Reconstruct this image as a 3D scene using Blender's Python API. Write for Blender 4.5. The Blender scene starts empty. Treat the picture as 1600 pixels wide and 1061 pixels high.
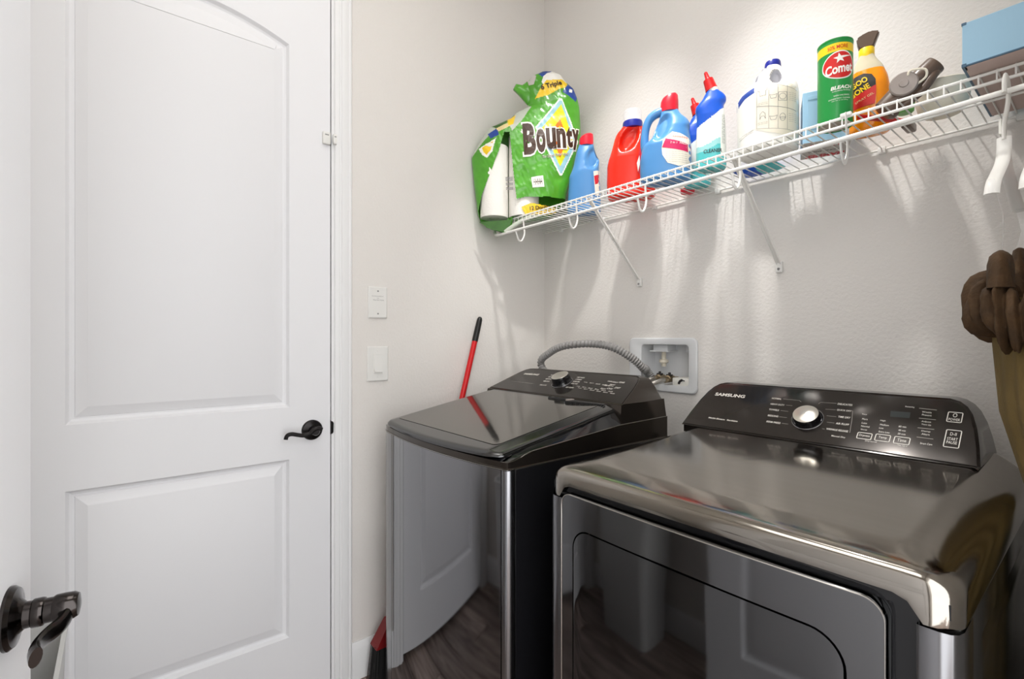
import bpy, bmesh, math, random
from mathutils import Vector, Matrix, noise
random.seed(7)
PI = math.pi
S = bpy.context.scene
COL = S.collection

# ------------------------------------------------------------------ camera, world, lights, exposure
cam_d = bpy.data.cameras.new('camera'); cam = bpy.data.objects.new('camera', cam_d); COL.objects.link(cam)
cam.location = (1.738, -1.601, 1.229); cam.rotation_euler = (PI/2, 0, math.radians(51.15))
cam_d.sensor_width = 36; cam_d.lens = 764/1600*36; cam_d.clip_start = .02
S.camera = cam
S.view_settings.view_transform = 'Standard'; S.view_settings.look = 'None'
S.view_settings.gamma = 1; S.view_settings.use_curve_mapping = False
S.view_settings.exposure = -0.26
W = bpy.data.worlds.new('world'); S.world = W; W.use_nodes = True
W.node_tree.nodes['Background'].inputs[0].default_value = (.98, .99, 1, 1)
W.node_tree.nodes['Background'].inputs[1].default_value = 4.6
def area(name, loc, size, size_y, power, col=(1, .96, .9), rot=(0, 0, 0)):
    l = bpy.data.lights.new(name, 'AREA'); l.shape = 'RECTANGLE'; l.size = size; l.size_y = size_y
    l.energy = power; l.color = col
    o = bpy.data.objects.new(name, l); o.location = loc; o.rotation_euler = rot; COL.objects.link(o); return o
for x_, aim, en in ((.84, (.30, -.06, 1.08), 104), (1.00, (1.22, -.02, 1.02), 108)):
    l_ = bpy.data.lights.new('ceiling_fixture_bulb', 'SPOT'); l_.energy = en; l_.spot_size = math.radians(52); l_.spot_blend = 1; l_.shadow_soft_size = .045; l_.color = (1, .98, .95)
    o_ = bpy.data.objects.new('ceiling_fixture_bulb', l_); COL.objects.link(o_); o_.location = (x_, -.55, 2.98)
    o_.rotation_euler = (Vector(aim)-Vector(o_.location)).to_track_quat('-Z', 'Y').to_euler()
area('overhead_fill_light', (1.0, -1.25, 3.0), 1.0, .6, 9.8, (1, .98, .955))  # added soft fill from overhead, belongs to no fixture

# ------------------------------------------------------------------ materials
def mat(name, col, rough=.5, metal=0., bump=0., bscale=100., var=0., vscale=8., spec=.5, stretch=None, alpha=1., trans=0., ior=1.45, coat=0., sheen=0., aniso=0., sss=0.):
    m = bpy.data.materials.new(name); m.use_nodes = True
    nt = m.node_tree; b = nt.nodes['Principled BSDF']
    I = b.inputs
    I['Base Color'].default_value = (*col, 1); I['Roughness'].default_value = rough; I['Metallic'].default_value = metal
    I['Specular IOR Level'].default_value = spec; I['Alpha'].default_value = alpha
    I['Transmission Weight'].default_value = trans; I['IOR'].default_value = ior
    I['Coat Weight'].default_value = coat; I['Coat Roughness'].default_value = .05
    I['Sheen Weight'].default_value = sheen
    I['Anisotropic'].default_value = aniso
    if sss: I['Subsurface Weight'].default_value = sss; I['Subsurface Radius'].default_value = (.01, .01, .01)
    if bump or var:
        tc = nt.nodes.new('ShaderNodeTexCoord'); mp = nt.nodes.new('ShaderNodeMapping')
        nt.links.new(tc.outputs['Object'], mp.inputs[0])
        if stretch: mp.inputs['Scale'].default_value = stretch
    if bump:
        n = nt.nodes.new('ShaderNodeTexNoise'); n.inputs['Scale'].default_value = bscale; n.inputs['Detail'].default_value = 3
        nt.links.new(mp.outputs[0], n.inputs['Vector'])
        bp = nt.nodes.new('ShaderNodeBump'); bp.inputs['Strength'].default_value = bump; bp.inputs['Distance'].default_value = .004
        nt.links.new(n.outputs[0], bp.inputs['Height']); nt.links.new(bp.outputs[0], I['Normal'])
    if var:
        n2 = nt.nodes.new('ShaderNodeTexNoise'); n2.inputs['Scale'].default_value = vscale; n2.inputs['Detail'].default_value = 4
        nt.links.new(mp.outputs[0], n2.inputs['Vector'])
        mr = nt.nodes.new('ShaderNodeMapRange'); mr.inputs['From Min'].default_value = .3; mr.inputs['From Max'].default_value = .7
        mr.inputs['To Min'].default_value = 1-var; mr.inputs['To Max'].default_value = 1+var
        nt.links.new(n2.outputs[0], mr.inputs[0])
        mx = nt.nodes.new('ShaderNodeMix'); mx.data_type = 'RGBA'; mx.blend_type = 'MULTIPLY'; mx.inputs[0].default_value = 1
        mx.inputs[6].default_value = (*col, 1); nt.links.new(mr.outputs[0], mx.inputs[7]); nt.links.new(mx.outputs[2], I['Base Color'])
    return m
def srgb(r, g, b): return tuple(((c/255)/12.92 if c <= 10 else ((c/255+.055)/1.055)**2.4) for c in (r, g, b))
M = {}
M['wall'] = mat('wall_paint', srgb(224, 220, 215), .75, bump=.42, bscale=105, spec=.25)
M['ceil'] = mat('ceiling_paint', srgb(235, 232, 226), .9, bump=.3, bscale=90)
M['door'] = mat('door_paint', srgb(232, 232, 234), .42, spec=.35, bump=.03, bscale=30)
M['trim'] = mat('trim_paint', srgb(234, 234, 234), .35, spec=.4)
M['bronze'] = mat('dark_bronze', (.014, .012, .012), .28, 0.6, var=.3, vscale=30)
M['nickel'] = mat('smoky_metal', (.05, .044, .042), .16, 1.)
M['whitepl'] = mat('white_plastic', srgb(228, 227, 223), .35)
M['greyprint'] = mat('grey_print', srgb(150, 150, 148), .6)
M['screw'] = mat('screw_metal', (.3, .3, .3), .35, 1.)
M['black'] = mat('black_plastic', (.006, .006, .006), .35)
M['blackgloss'] = mat('black_paint_gloss', (.006, .006, .007), .08)
M['brushed'] = mat('black_stainless', (.235, .235, .246), .04, 1., bump=.004, bscale=40, stretch=(.6, .6, 40))
M['brushed_edge'] = mat('black_stainless_edge', (.29, .295, .31), .22, 1., bump=.02, bscale=40, stretch=(40, 40, .6))
M['lidglass'] = mat('lid_glass', (.16, .15, .135), .07, .9, bump=.012, bscale=60)
M['lidframe'] = mat('lid_frame', (.10, .10, .10), .14, .9)
M['panelgloss'] = mat('control_panel_gloss', (.035, .03, .027), .09, .55)
M['shell'] = mat('console_shell', (.06, .05, .042), .14, .85)
M['drytop'] = mat('dryer_top_metal', (.31, .286, .255), .11, 1., bump=.006, bscale=30, stretch=(1, 14, 14), var=.03, vscale=5)
M['dryfront'] = mat('dryer_front_metal', (.155, .155, .16), .08, 1.)
M['drywin'] = mat('dryer_window_glass', (.12, .12, .124), .05, 1.)
M['drypost'] = mat('dryer_post_metal', (.23, .23, .24), .22, 1.)
M['dryside'] = mat('dryer_side_metal', (.05, .048, .046), .2, .8)
M['dryshell'] = mat('dryer_console_shell', (.016, .013, .011), .10, .3)
M['diffuser'] = mat('lamp_diffuser', (.9, .9, .88), .4)
M['diffuser'].node_tree.nodes['Principled BSDF'].inputs['Emission Color'].default_value = (1, .98, .95, 1)
M['diffuser'].node_tree.nodes['Principled BSDF'].inputs['Emission Strength'].default_value = 4
M['seam'] = mat('bright_edge_metal', (.45, .43, .40), .25, 1.)
M['knob'] = mat('spun_metal_knob', (.72, .69, .63), .28, 1., aniso=.8)
_t = M['knob'].node_tree.nodes.new('ShaderNodeTangent'); _t.direction_type = 'RADIAL'; _t.axis = 'Z'
M['knob'].node_tree.links.new(_t.outputs[0], M['knob'].node_tree.nodes['Principled BSDF'].inputs['Tangent'])
M['silver'] = mat('silver_print', srgb(205, 200, 192), .4)
M['dimprint'] = mat('dim_print', srgb(150, 145, 138), .5)
M['lcd'] = mat('display_glass', srgb(34, 40, 39), .5, spec=.2)
M['wire'] = mat('white_wire_coating', srgb(236, 234, 229), .4)
M['clearpl'] = mat('clear_plastic', (.95, .96, .96), .08, trans=1., ior=1.15, spec=.4)
M['film'] = mat('clear_film', (.9, .9, .9), .12, alpha=.12, spec=.6)
M['cup'] = mat('clear_cup', (.92, .93, .94), .1, alpha=.13, spec=.6)
M['paper'] = mat('paper_towel', srgb(240, 237, 230), .9, bump=.25, bscale=140)
M['green'] = mat('green_film', srgb(80, 158, 42), .28, bump=.25, bscale=28, var=.16, vscale=14, coat=.3)
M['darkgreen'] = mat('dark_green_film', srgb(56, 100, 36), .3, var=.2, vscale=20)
M['clearfilm'] = mat('pale_film', srgb(196, 202, 188), .22, bump=.3, bscale=24, alpha=.9)
M['yellow'] = mat('yellow_print', srgb(240, 200, 40), .3, bump=.15, bscale=25)
M['gold'] = mat('gold_label', srgb(228, 182, 48), .3, bump=.2, bscale=30)
M['paleblue'] = mat('pale_blue_print', srgb(150, 195, 205), .3)
M['lime'] = mat('lime_print', srgb(214, 214, 40), .3)
M['orange'] = mat('orange_print', srgb(240, 120, 30), .3)
M['navy'] = mat('navy_print', srgb(38, 70, 150), .3)
M['whiteprint'] = mat('white_print', srgb(240, 238, 230), .4)
M['creamprint'] = mat('cream_print', srgb(225, 205, 150), .4)
M['brown'] = mat('brown_lettering', srgb(62, 38, 22), .4)
M['ink'] = mat('black_ink', srgb(45, 42, 42), .6)
M['greyink'] = mat('grey_ink', srgb(120, 118, 118), .6)
M['blueplastic'] = mat('blue_bottle_plastic', srgb(78, 136, 190), .3, sss=.15)
M['redplastic'] = mat('red_bottle_plastic', srgb(228, 42, 22), .25, sss=.1)
M['redcap'] = mat('red_cap', srgb(214, 26, 48), .35)
M['bluecap'] = mat('blue_cap', srgb(28, 40, 140), .3)
M['redprint'] = mat('red_print', srgb(200, 30, 50), .4)
M['pinkprint'] = mat('pink_print', srgb(200, 30, 90), .4)
M['teal'] = mat('teal_gel', srgb(84, 186, 188), .25, sss=.1)
M['aqua'] = mat('aqua_label', srgb(150, 205, 205), .3)
M['labelwhite'] = mat('label_white', srgb(232, 236, 228), .35)
M['royal'] = mat('royal_blue', srgb(22, 82, 190), .28)
M['jug'] = mat('white_jug_plastic', srgb(240, 238, 232), .35, sss=.2)
M['jugshade'] = mat('jug_recess_shade', srgb(188, 188, 194), .4)  # shading of the handle recess, put into the plastic's colour
M['label'] = mat('cream_label', srgb(236, 228, 212), .5)
M['ltblue'] = mat('light_blue_card', srgb(158, 198, 226), .55)
M['greycard'] = mat('grey_card', srgb(196, 190, 184), .7)
M['comet'] = mat('green_can_paint', srgb(28, 140, 62), .3)
M['canyellow'] = mat('can_yellow', srgb(246, 205, 30), .35)
M['canred'] = mat('can_red', srgb(205, 35, 32), .35)
M['canend'] = mat('can_cardboard_end', srgb(196, 186, 172), .7)
M['clearbottle'] = mat('clear_bottle', srgb(236, 226, 198), .1, trans=.35, ior=1.2)
M['orangeliq'] = mat('orange_liquid', srgb(250, 150, 16), .12, sss=.2)
M['brownpl'] = mat('dark_brown_plastic', srgb(92, 74, 62), .32, var=.15, vscale=14)
M['discgrey'] = mat('grey_disc', srgb(150, 140, 134), .35, .2)
M['offwhite'] = mat('off_white_plastic', srgb(228, 220, 202), .4, sss=.1)
M['boxblue'] = mat('storage_box_blue', srgb(150, 186, 208), .6, bump=.06, bscale=20, stretch=(30, 30, 1))
M['boxtrim'] = mat('storage_box_trim', srgb(66, 96, 118), .5)
M['boxunder'] = mat('storage_box_underside', srgb(192, 172, 164), .7)
M['velvet'] = mat('brown_velvet', srgb(64, 43, 18), .8, bump=.5, bscale=120, var=.3, vscale=30)
M['olive'] = mat('olive_cloth', srgb(98, 80, 40), .8, bump=.25, bscale=160, var=.12, vscale=10)
M['redhandle'] = mat('red_handle_paint', srgb(200, 22, 26), .35)
M['shadedred'] = mat('shaded_red_plastic', srgb(120, 18, 22), .4)  # broom head red, with the shadow of the gap darkened into its colour
M['bristle'] = mat('black_bristles', (.012, .012, .012), .7)
M['hose'] = mat('grey_corrugated_hose', srgb(138, 136, 134), .45)
M['brass'] = mat('brass_fitting', (.45, .36, .24), .3, 1.)
M['steelhose'] = mat('braided_steel', (.55, .52, .48), .35, 1., bump=.4, bscale=300)
M['boxwhite'] = mat('outlet_box_plastic', srgb(222, 223, 224), .4)
M['greenpl'] = mat('green_plastic', srgb(110, 170, 90), .4)
M['binwhite'] = mat('bin_plastic', srgb(205, 205, 203), .4)

def plank_mat():
    m = bpy.data.materials.new('wood_look_plank'); m.use_nodes = True; nt = m.node_tree; b = nt.nodes['Principled BSDF']
    tc = nt.nodes.new('ShaderNodeTexCoord'); mp = nt.nodes.new('ShaderNodeMapping'); mp.inputs['Scale'].default_value = (3, 26, 1)
    oi = nt.nodes.new('ShaderNodeObjectInfo'); ad = nt.nodes.new('ShaderNodeVectorMath'); ad.operation = 'ADD'
    sc = nt.nodes.new('ShaderNodeVectorMath'); sc.operation = 'SCALE'; sc.inputs['Scale'].default_value = 37
    cb = nt.nodes.new('ShaderNodeCombineXYZ')
    for k in range(3): nt.links.new(oi.outputs['Random'], cb.inputs[k])
    nt.links.new(cb.outputs[0], sc.inputs[0]); nt.links.new(tc.outputs['Object'], mp.inputs[0])
    nt.links.new(mp.outputs[0], ad.inputs[0]); nt.links.new(sc.outputs[0], ad.inputs[1])
    n = nt.nodes.new('ShaderNodeTexNoise'); n.inputs['Scale'].default_value = 1.0; n.inputs['Detail'].default_value = 6; n.inputs['Distortion'].default_value = 1.2
    nt.links.new(ad.outputs[0], n.inputs['Vector'])
    r = nt.nodes.new('ShaderNodeValToRGB'); e = r.color_ramp.elements
    e[0].position = .3; e[0].color = (*srgb(82, 66, 60), 1); e[1].position = .72; e[1].color = (*srgb(186, 168, 158), 1)
    nt.links.new(n.outputs[0], r.inputs[0])
    mr = nt.nodes.new('ShaderNodeMapRange'); mr.inputs['To Min'].default_value = .65; mr.inputs['To Max'].default_value = 1.2
    nt.links.new(oi.outputs['Random'], mr.inputs[0])
    mx = nt.nodes.new('ShaderNodeMix'); mx.data_type = 'RGBA'; mx.blend_type = 'MULTIPLY'; mx.inputs[0].default_value = 1
    nt.links.new(r.outputs[0], mx.inputs[6]); nt.links.new(mr.outputs[0], mx.inputs[7]); nt.links.new(mx.outputs[2], b.inputs['Base Color'])
    b.inputs['Roughness'].default_value = .4
    return m
M['plank'] = plank_mat()
M['grout'] = mat('grout', srgb(96, 88, 82), .9)

# ------------------------------------------------------------------ geometry helpers
def BM(): return bmesh.new()
def box(bm, a, b, bev=0., seg=2, mi=0):
    a, b = [min(p, q) for p, q in zip(a, b)], [max(p, q) for p, q in zip(a, b)]
    mtx = Matrix.Translation([(p+q)/2 for p, q in zip(a, b)]) @ Matrix.Diagonal([q-p for p, q in zip(a, b)]+[1])
    r = bmesh.ops.create_cube(bm, size=1, matrix=mtx); vs = r['verts']
    fs = {f for v in vs for f in v.link_faces}
    if bev > 0:
        es = list({e for v in vs for e in v.link_edges})
        rr = bmesh.ops.bevel(bm, geom=es, offset=bev, segments=seg, affect='EDGES', profile=.5)
        fs = set(f for f in fs if f.is_valid) | set(rr['faces'])
        vs = list({v for f in fs for v in f.verts})
    for f in fs: f.material_index = mi
    return vs
def grid(bm, f, nu, nv, mi=0, mfun=None):
    V = [[bm.verts.new(f(i/nu, j/nv)) for j in range(nv+1)] for i in range(nu+1)]
    for i in range(nu):
        for j in range(nv):
            k = mi if mfun is None else mfun((i+.5)/nu, (j+.5)/nv)
            if k is None or k < 0: continue
            q = bm.faces.new((V[i][j], V[i+1][j], V[i+1][j+1], V[i][j+1])); q.material_index = k
    return V
def loft(bm, rings, cap0=True, cap1=True, closed=True, mi=0):
    V = [[bm.verts.new(p) for p in r] for r in rings]
    n = len(V[0])
    for a, b in zip(V, V[1:]):
        for k in range(n if closed else n-1):
            q = bm.faces.new((a[k], a[(k+1) % n], b[(k+1) % n], b[k])); q.material_index = mi
    if cap0: bm.faces.new(list(reversed(V[0]))).material_index = mi
    if cap1: bm.faces.new(V[-1]).material_index = mi
    return V
def tube(bm, pts, r, n=10, caps=True, mi=0, flat=None):
    pts = [Vector(p) for p in pts]; rings = []
    up = None
    for i, p in enumerate(pts):
        t = (pts[min(i+1, len(pts)-1)]-pts[max(i-1, 0)])
        if t.length < 1e-9: t = Vector((0, 0, 1))
        t.normalize()
        if up is None:
            up = Vector((0, 0, 1)) if abs(t.z) < .9 else Vector((1, 0, 0))
        a = (up-t*up.dot(t)).normalized(); b = t.cross(a); up = a
        rr = r[i] if isinstance(r, (list, tuple)) else r
        fa, fb = flat if flat else (1, 1)
        rings.append([p+a*(rr*fa*math.cos(2*PI*k/n))+b*(rr*fb*math.sin(2*PI*k/n)) for k in range(n)])
    loft(bm, rings, caps, caps, True, mi)
def lathe(bm, prof, c=(0, 0, 0), n=32, mtx=None, mi=0, caps=True):
    c = Vector(c); rings = []
    for r, h in prof:
        ring = []
        for k in range(n):
            p = Vector((r*math.cos(2*PI*k/n), r*math.sin(2*PI*k/n), h))
            ring.append((mtx @ p if mtx else p)+c)
        rings.append(ring)
    return loft(bm, rings, caps, caps, True, mi)
def smooth_path(pts, n=8):
    pts = [Vector(p) for p in pts]; out = []
    P = [pts[0]]+pts+[pts[-1]]
    for i in range(1, len(P)-2):
        p0, p1, p2, p3 = P[i-1:i+3]
        for k in range(n):
            t = k/n
            out.append(.5*((2*p1)+(p2-p0)*t+(2*p0-5*p1+4*p2-p3)*t*t+(3*p1-p0-3*p2+p3)*t**3))
    out.append(pts[-1]); return out
def rrect(x0, x1, y0, y1, r, seg=6):
    out = []
    for cx, cy, a0 in ((x1-r, y0+r, -PI/2), (x1-r, y1-r, 0), (x0+r, y1-r, PI/2), (x0+r, y0+r, PI)):
        for k in range(seg+1):
            a = a0+PI/2*k/seg; out.append((cx+r*math.cos(a), cy+r*math.sin(a)))
    return out
def lerp(tab, x):
    if x <= tab[0][0]: return tab[0][1]
    for (a, p), (b, q) in zip(tab, tab[1:]):
        if x <= b: return p+(q-p)*(x-a)/max(b-a, 1e-9)
    return tab[-1][1]
def finish(bm, name, mats, parent=None, smooth=35, mtx=None):
    if mtx is not None: bmesh.ops.transform(bm, matrix=mtx, verts=bm.verts)
    bmesh.ops.recalc_face_normals(bm, faces=bm.faces)
    me = bpy.data.meshes.new(name); bm.to_mesh(me); bm.free()
    if not isinstance(mats, (list, tuple)): mats = [mats]
    for m in mats: me.materials.append(M[m] if isinstance(m, str) else m)
    if smooth:
        me.polygons.foreach_set('use_smooth', [True]*len(me.polygons)); me.set_sharp_from_angle(angle=math.radians(smooth))
    o = bpy.data.objects.new(name, me); COL.objects.link(o)
    if parent is not None: o.parent = parent
    return o
class Thing:
    def __init__(s, name, label, cat, loc, rotz=0, group=None, kind=None):
        o = bpy.data.objects.new(name, None); COL.objects.link(o); o.empty_display_size = .05
        o.location = loc; o.rotation_euler = (0, 0, rotz); s.o = o
        if kind: o['kind'] = kind
        if label: o['label'] = label
        if cat: o['category'] = cat
        if group: o['group'] = group
        s.mw = Matrix.Translation(loc) @ Matrix.Rotation(rotz, 4, 'Z'); s.inv = s.mw.inverted()
    def part(s, name, bm, mats, parent=None, smooth=35, world=True, label=None):
        o = finish(bm, name, mats, parent or s.o, smooth, s.inv if world else None)
        if label: o['label'] = label
        return o
def struct(name, bm, mats, smooth=0, parent=None, label=None):
    o = finish(bm, name, mats, parent, smooth)
    if parent is None: o['kind'] = 'structure'
    if label: o['label'] = label
    return o
_txt = {}
def text_bm(s, bold=0., shear=0.):
    """flat lettering as (verts, faces) scaled to unit width, origin at its centre; returns also height/width"""
    key = (s, bold, shear)
    if key not in _txt:
        c = bpy.data.curves.new('t', 'FONT'); c.body = s; c.offset = bold; c.shear = shear; c.resolution_u = 3; c.fill_mode = 'FRONT'
        ob = bpy.data.objects.new('t', c); me = bpy.data.meshes.new_from_object(ob)
        vs = [v.co.copy() for v in me.vertices]; fs = [tuple(p.vertices) for p in me.polygons]
        bpy.data.objects.remove(ob); bpy.data.curves.remove(c); bpy.data.meshes.remove(me)
        x0 = min(v.x for v in vs); x1 = max(v.x for v in vs); y0 = min(v.y for v in vs); y1 = max(v.y for v in vs)
        w = max(x1-x0, 1e-6); h = max(y1-y0, 1e-6)
        _txt[key] = ([((v.x-(x0+x1)/2)/w, (v.y-(y0+y1)/2)/h) for v in vs], fs, h/w)
    return _txt[key]
def text(bm, s, w, h, surf, at, ang=0., bold=0., shear=0., mi=0, cut=None):
    vs, fs, _ = text_bm(s, bold, shear); ca, sa = math.cos(ang), math.sin(ang)
    V = []
    for x, y in vs:
        x *= w; y *= h
        V.append(bm.verts.new(surf(at[0]+x*ca-y*sa, at[1]+x*sa+y*ca)))
    for f in fs:
        try: bm.faces.new([V[i] for i in f]).material_index = mi
        except ValueError: pass
def patch(bm, surf, s0, s1, h0, h1, nu=12, nv=6, mi=0, inside=None):
    grid(bm, lambda u, v: surf(s0+(s1-s0)*u, h0+(h1-h0)*v), nu, nv, mi, None if inside is None else (lambda u, v: mi if inside(s0+(s1-s0)*u, h0+(h1-h0)*v) else -1))
def fillpoly(bm, pts, surf, mi=0, sub=.012):
    """flat polygon in (s,h), filled then cut fine enough to follow the surface"""
    t = bmesh.new(); vs = [t.verts.new((p[0], p[1], 0)) for p in pts]; t.faces.new(vs)
    bmesh.ops.triangulate(t, faces=t.faces)
    for _ in range(4):
        es = [e for e in t.edges if e.calc_length() > sub]
        if not es: break
        bmesh.ops.subdivide_edges(t, edges=es, cuts=1); bmesh.ops.triangulate(t, faces=t.faces)
    mp = {v: bm.verts.new(surf(v.co.x, v.co.y)) for v in t.verts}
    for f in t.faces:
        try: bm.faces.new([mp[v] for v in f.verts]).material_index = mi
        except ValueError: pass
    t.free()
def inpoly(p, poly):
    x, y = p; c = False; j = len(poly)-1
    for i in range(len(poly)):
        xi, yi = poly[i]; xj, yj = poly[j]
        if (yi > y) != (yj > y) and x < (xj-xi)*(y-yi)/(yj-yi)+xi: c = not c
        j = i
    return c
def offset(pts, d):
    n = len(pts); out = []
    for i in range(n):
        a, b, c = Vector(pts[i-1]), Vector(pts[i]), Vector(pts[(i+1) % n])
        e1 = (b-a).normalized(); e2 = (c-b).normalized()
        n1 = Vector((-e1.y, e1.x)); n2 = Vector((-e2.y, e2.x)); m = (n1+n2).normalized()
        out.append(tuple(b+m*(d/max(.3, m.dot(n1)))))
    return out

# ------------------------------------------------------------------ the room
XR, YF, HC = 1.79, -1.95, 3.05
bm = BM(); box(bm, (-.1, YF-.1, -.05), (XR+1.2, .1, -.004)); floor = struct('floor', bm, 'grout')
pl = BM(); box(pl, (-.449, -.074, -.012), (.449, .074, 0), .0015, 1)
p0 = finish(pl, 'plank', 'plank', floor, 30)
first = True
row = 0; y = YF+.074
while y < .08:
    x = -.05-(row*.31 % .9)
    while x < XR+1.1:
        o = p0 if first else p0.copy()
        if not first: COL.objects.link(o); o.parent = floor
        o.location = (x+.449, y, 0); first = False
        x += .901
    y += .1505; row += 1
bm = BM(); box(bm, (-.1, YF-.1, HC), (XR+.1, .1, HC+.06)); struct('ceiling', bm, 'ceil')
bm = BM()
for a, b in (((-.1, YF-.1, 0), (0, -1.864, HC)), ((-.1, -1.004, 0), (0, .1, HC)), ((-.1, -1.864, 2.462), (0, -1.004, HC))): box(bm, a, b)
struct('wall_left', bm, 'wall')
OX0, OX1, OZ0, OZ1 = .560, .776, 1.058, 1.212
bm = BM()
for a, b in (((0, 0, 0), (OX0, .1, HC)), ((OX1, 0, 0), (XR+.1, .1, HC)), ((OX0, 0, 0), (OX1, .1, OZ0)), ((OX0, 0, OZ1), (OX1, .1, HC))): box(bm, a, b)
struct('wall_back', bm, 'wall')
bm = BM(); box(bm, (-.1, YF-.1, 0), (XR+.1, YF, HC)); struct('wall_front', bm, 'wall')
bm = BM(); box(bm, (XR, -.90, 0), (XR+.1, 0, HC)); box(bm, (XR, YF, 0), (XR+.1, -1.80, HC)); box(bm, (XR, -1.80, 2.462), (XR+.1, -.90, HC)); struct('wall_right', bm, 'wall')
# baseboards
def baseboard(name, a, b, axis):
    bm = BM(); pr = [(0, 0), (.014, 0), (.014, .105), (.011, .118), (.007, .127), (.005, .133), (0, .133)]
    if axis == 'y': rings = [[(p, t, z) for p, z in pr] for t in (a, b)]
    elif axis == 'x': rings = [[(t, -p, z) for p, z in pr] for t in (a, b)]
    else: rings = [[(t, YF+p, z) for p, z in pr] for t in (a, b)]
    loft(bm, rings); return struct(name, bm, 'trim', 30)
baseboard('baseboard_left', -.948, 0, 'y'); baseboard('baseboard_back', .014, XR, 'x'); baseboard('baseboard_front', 0, XR, 'f')
# door casing (trim_1) and jamb
bm = BM()
prof = [(0, .001), (0, .009), (.004, .0125), (.016, .0135), (.019, .0105), (.022, .0105), (.026, .0155), (.044, .0165), (.050, .014), (.054, .017), (.058, .016), (.061, .012), (.061, .001)]
for side in (0, 1):
    rings = []
    for zt in (0, 1):
        r = []
        for w, d in prof:
            yy = -1.009+w if side == 0 else -1.857-w
            r.append((d, yy, 0 if zt == 0 else 2.452+w))
        rings.append(r)
    loft(bm, rings)
loft(bm, [[(d, (-1.009+w) if k else (-1.857-w), 2.452+w) for w, d in prof] for k in (0, 1)])
struct('trim_1', bm, 'trim', 30)
bm = BM()
box(bm, (-.1, -1.0178, 0), (.0035, -1.0045, 2.46)); box(bm, (-.1, -1.8635, 0), (.0035, -1.849, 2.46)); box(bm, (-.1, -1.849, 2.4445), (.0035, -1.0178, 2.46))
box(bm, (-.09, -1.0178, 0), (-.045, -1.032, 2.4445)); box(bm, (-.09, -1.849, 0), (-.045, -1.835, 2.4445)); box(bm, (-.1, -1.849, 0), (-.09, -1.0178, 2.4445))
struct('trim_2', bm, 'trim')

DW, DH = .824, 2.414
def door_leaf(name, mtx):
    """two-panel arched door; local x across from the hinge edge, z up, face at y=0 looking to +y"""
    bm = BM()
    xa, xb = .135, .689
    arch = [(xb, 2.188), *[(xb-(xb-xa)*t, 2.188+.058*(1-(2*t-1)**2)) for t in [k/20 for k in range(1, 20)]], (xa, 2.188)]
    up = [(xa, .977), (xb, .977)]+arch
    lo = [(xa, .208), (xb, .208), (xb, .802), (xa, .802)]
    P = lambda p, d=0.: (p[0], d, p[1])
    es = []
    def loop(pts, d=0.):
        vs = [bm.verts.new(P(p, d)) for p in pts]
        return vs, [bm.edges.new((vs[i], vs[(i+1) % len(vs)])) for i in range(len(vs))]
    ov, oe = loop([(0, 0), (DW, 0), (DW, DH), (0, DH)]); uv, ue = loop(up); lv, le = loop(lo)
    bmesh.ops.triangle_fill(bm, use_beauty=True, edges=oe+ue+le)
    for pts, vs in ((up, uv), (lo, lv)):
        prev = vs
        for off, d in ((.004, -.006), (.007, -.011), (.013, -.0138), (.018, -.0138), (.0195, -.0115), (.044, -.0022), (.047, -.0012)):
            q = offset(pts, off); nv = [bm.verts.new(P(p, d)) for p in q]
            for i in range(len(q)): bm.faces.new((prev[i], prev[(i+1) % len(q)], nv[(i+1) % len(q)], nv[i]))
            prev = nv
        bm.faces.new(prev)
    bk = [bm.verts.new((p[0], -.035, p[1])) for p in [(0, 0), (DW, 0), (DW, DH), (0, DH)]]
    for i in range(4): bm.faces.new((ov[i], ov[(i+1) % 4], bk[(i+1) % 4], bk[i]))
    bm.faces.new(bk)
    o = struct(name, bm, 'door', 20); o.matrix_world = mtx
    return o
d1 = door_leaf('door_1', Matrix.Translation((0, -1.845, .026)) @ Matrix(((0, 1, 0, 0), (1, 0, 0, 0), (0, 0, 1, 0), (0, 0, 0, 1))))
for f in (1,): d1.data.flip_normals()
di = d1.matrix_world.inverted()
def d1part(name, bm, mt, parent=None, smooth=35, label=None): 
    o = finish(bm, name, mt, parent or d1, smooth, di)
    if label: o['label'] = label
    return o
AX = Matrix(((0, 0, 1), (0, 1, 0), (-1, 0, 0)))   # lathe axis z -> +x
bm = BM(); lathe(bm, [(.0345, 0), (.0345, .004), (.032, .008), (.024, .0105), (.016, .014), (.0135, .030), (.0135, .044), (.010, .050)], (0, -1.083, .919), 32, AX)
hd = d1part('lever_handle', bm, 'bronze', label='dark bronze lever set')
bm = BM()
lp = [(0.046,-1.064,0.9247),(0.046,-1.0767,0.9305),(0.046,-1.0913,0.9257),(0.046,-1.1057,0.9146),(0.046,-1.1241,0.9115),(0.046,-1.1441,0.9161),(0.046,-1.158,0.9199),(0.046,-1.1698,0.9193),(0.046,-1.1766,0.9128),(0.046,-1.1785,0.9048)]
tube(bm, smooth_path(lp, 5), [.006]+[.0075]*10+[.0065]*50, 10, flat=(1, 1)) if False else tube(bm, smooth_path(lp, 5), .0068, 10)
d1part('lever', bm, 'bronze', hd)
bm = BM(); box(bm, (-.02, -1.0195, .895), (.003, -1.013, .945), .002); tube(bm, [(.001, -1.0165, .900), (.004, -1.0150, .905), (.0045, -1.0145, .935), (.001, -1.0165, .940)], .004, 8)
o = finish(bm, 'strike_plate', 'bronze', bpy.data.objects['trim_2'])
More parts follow.
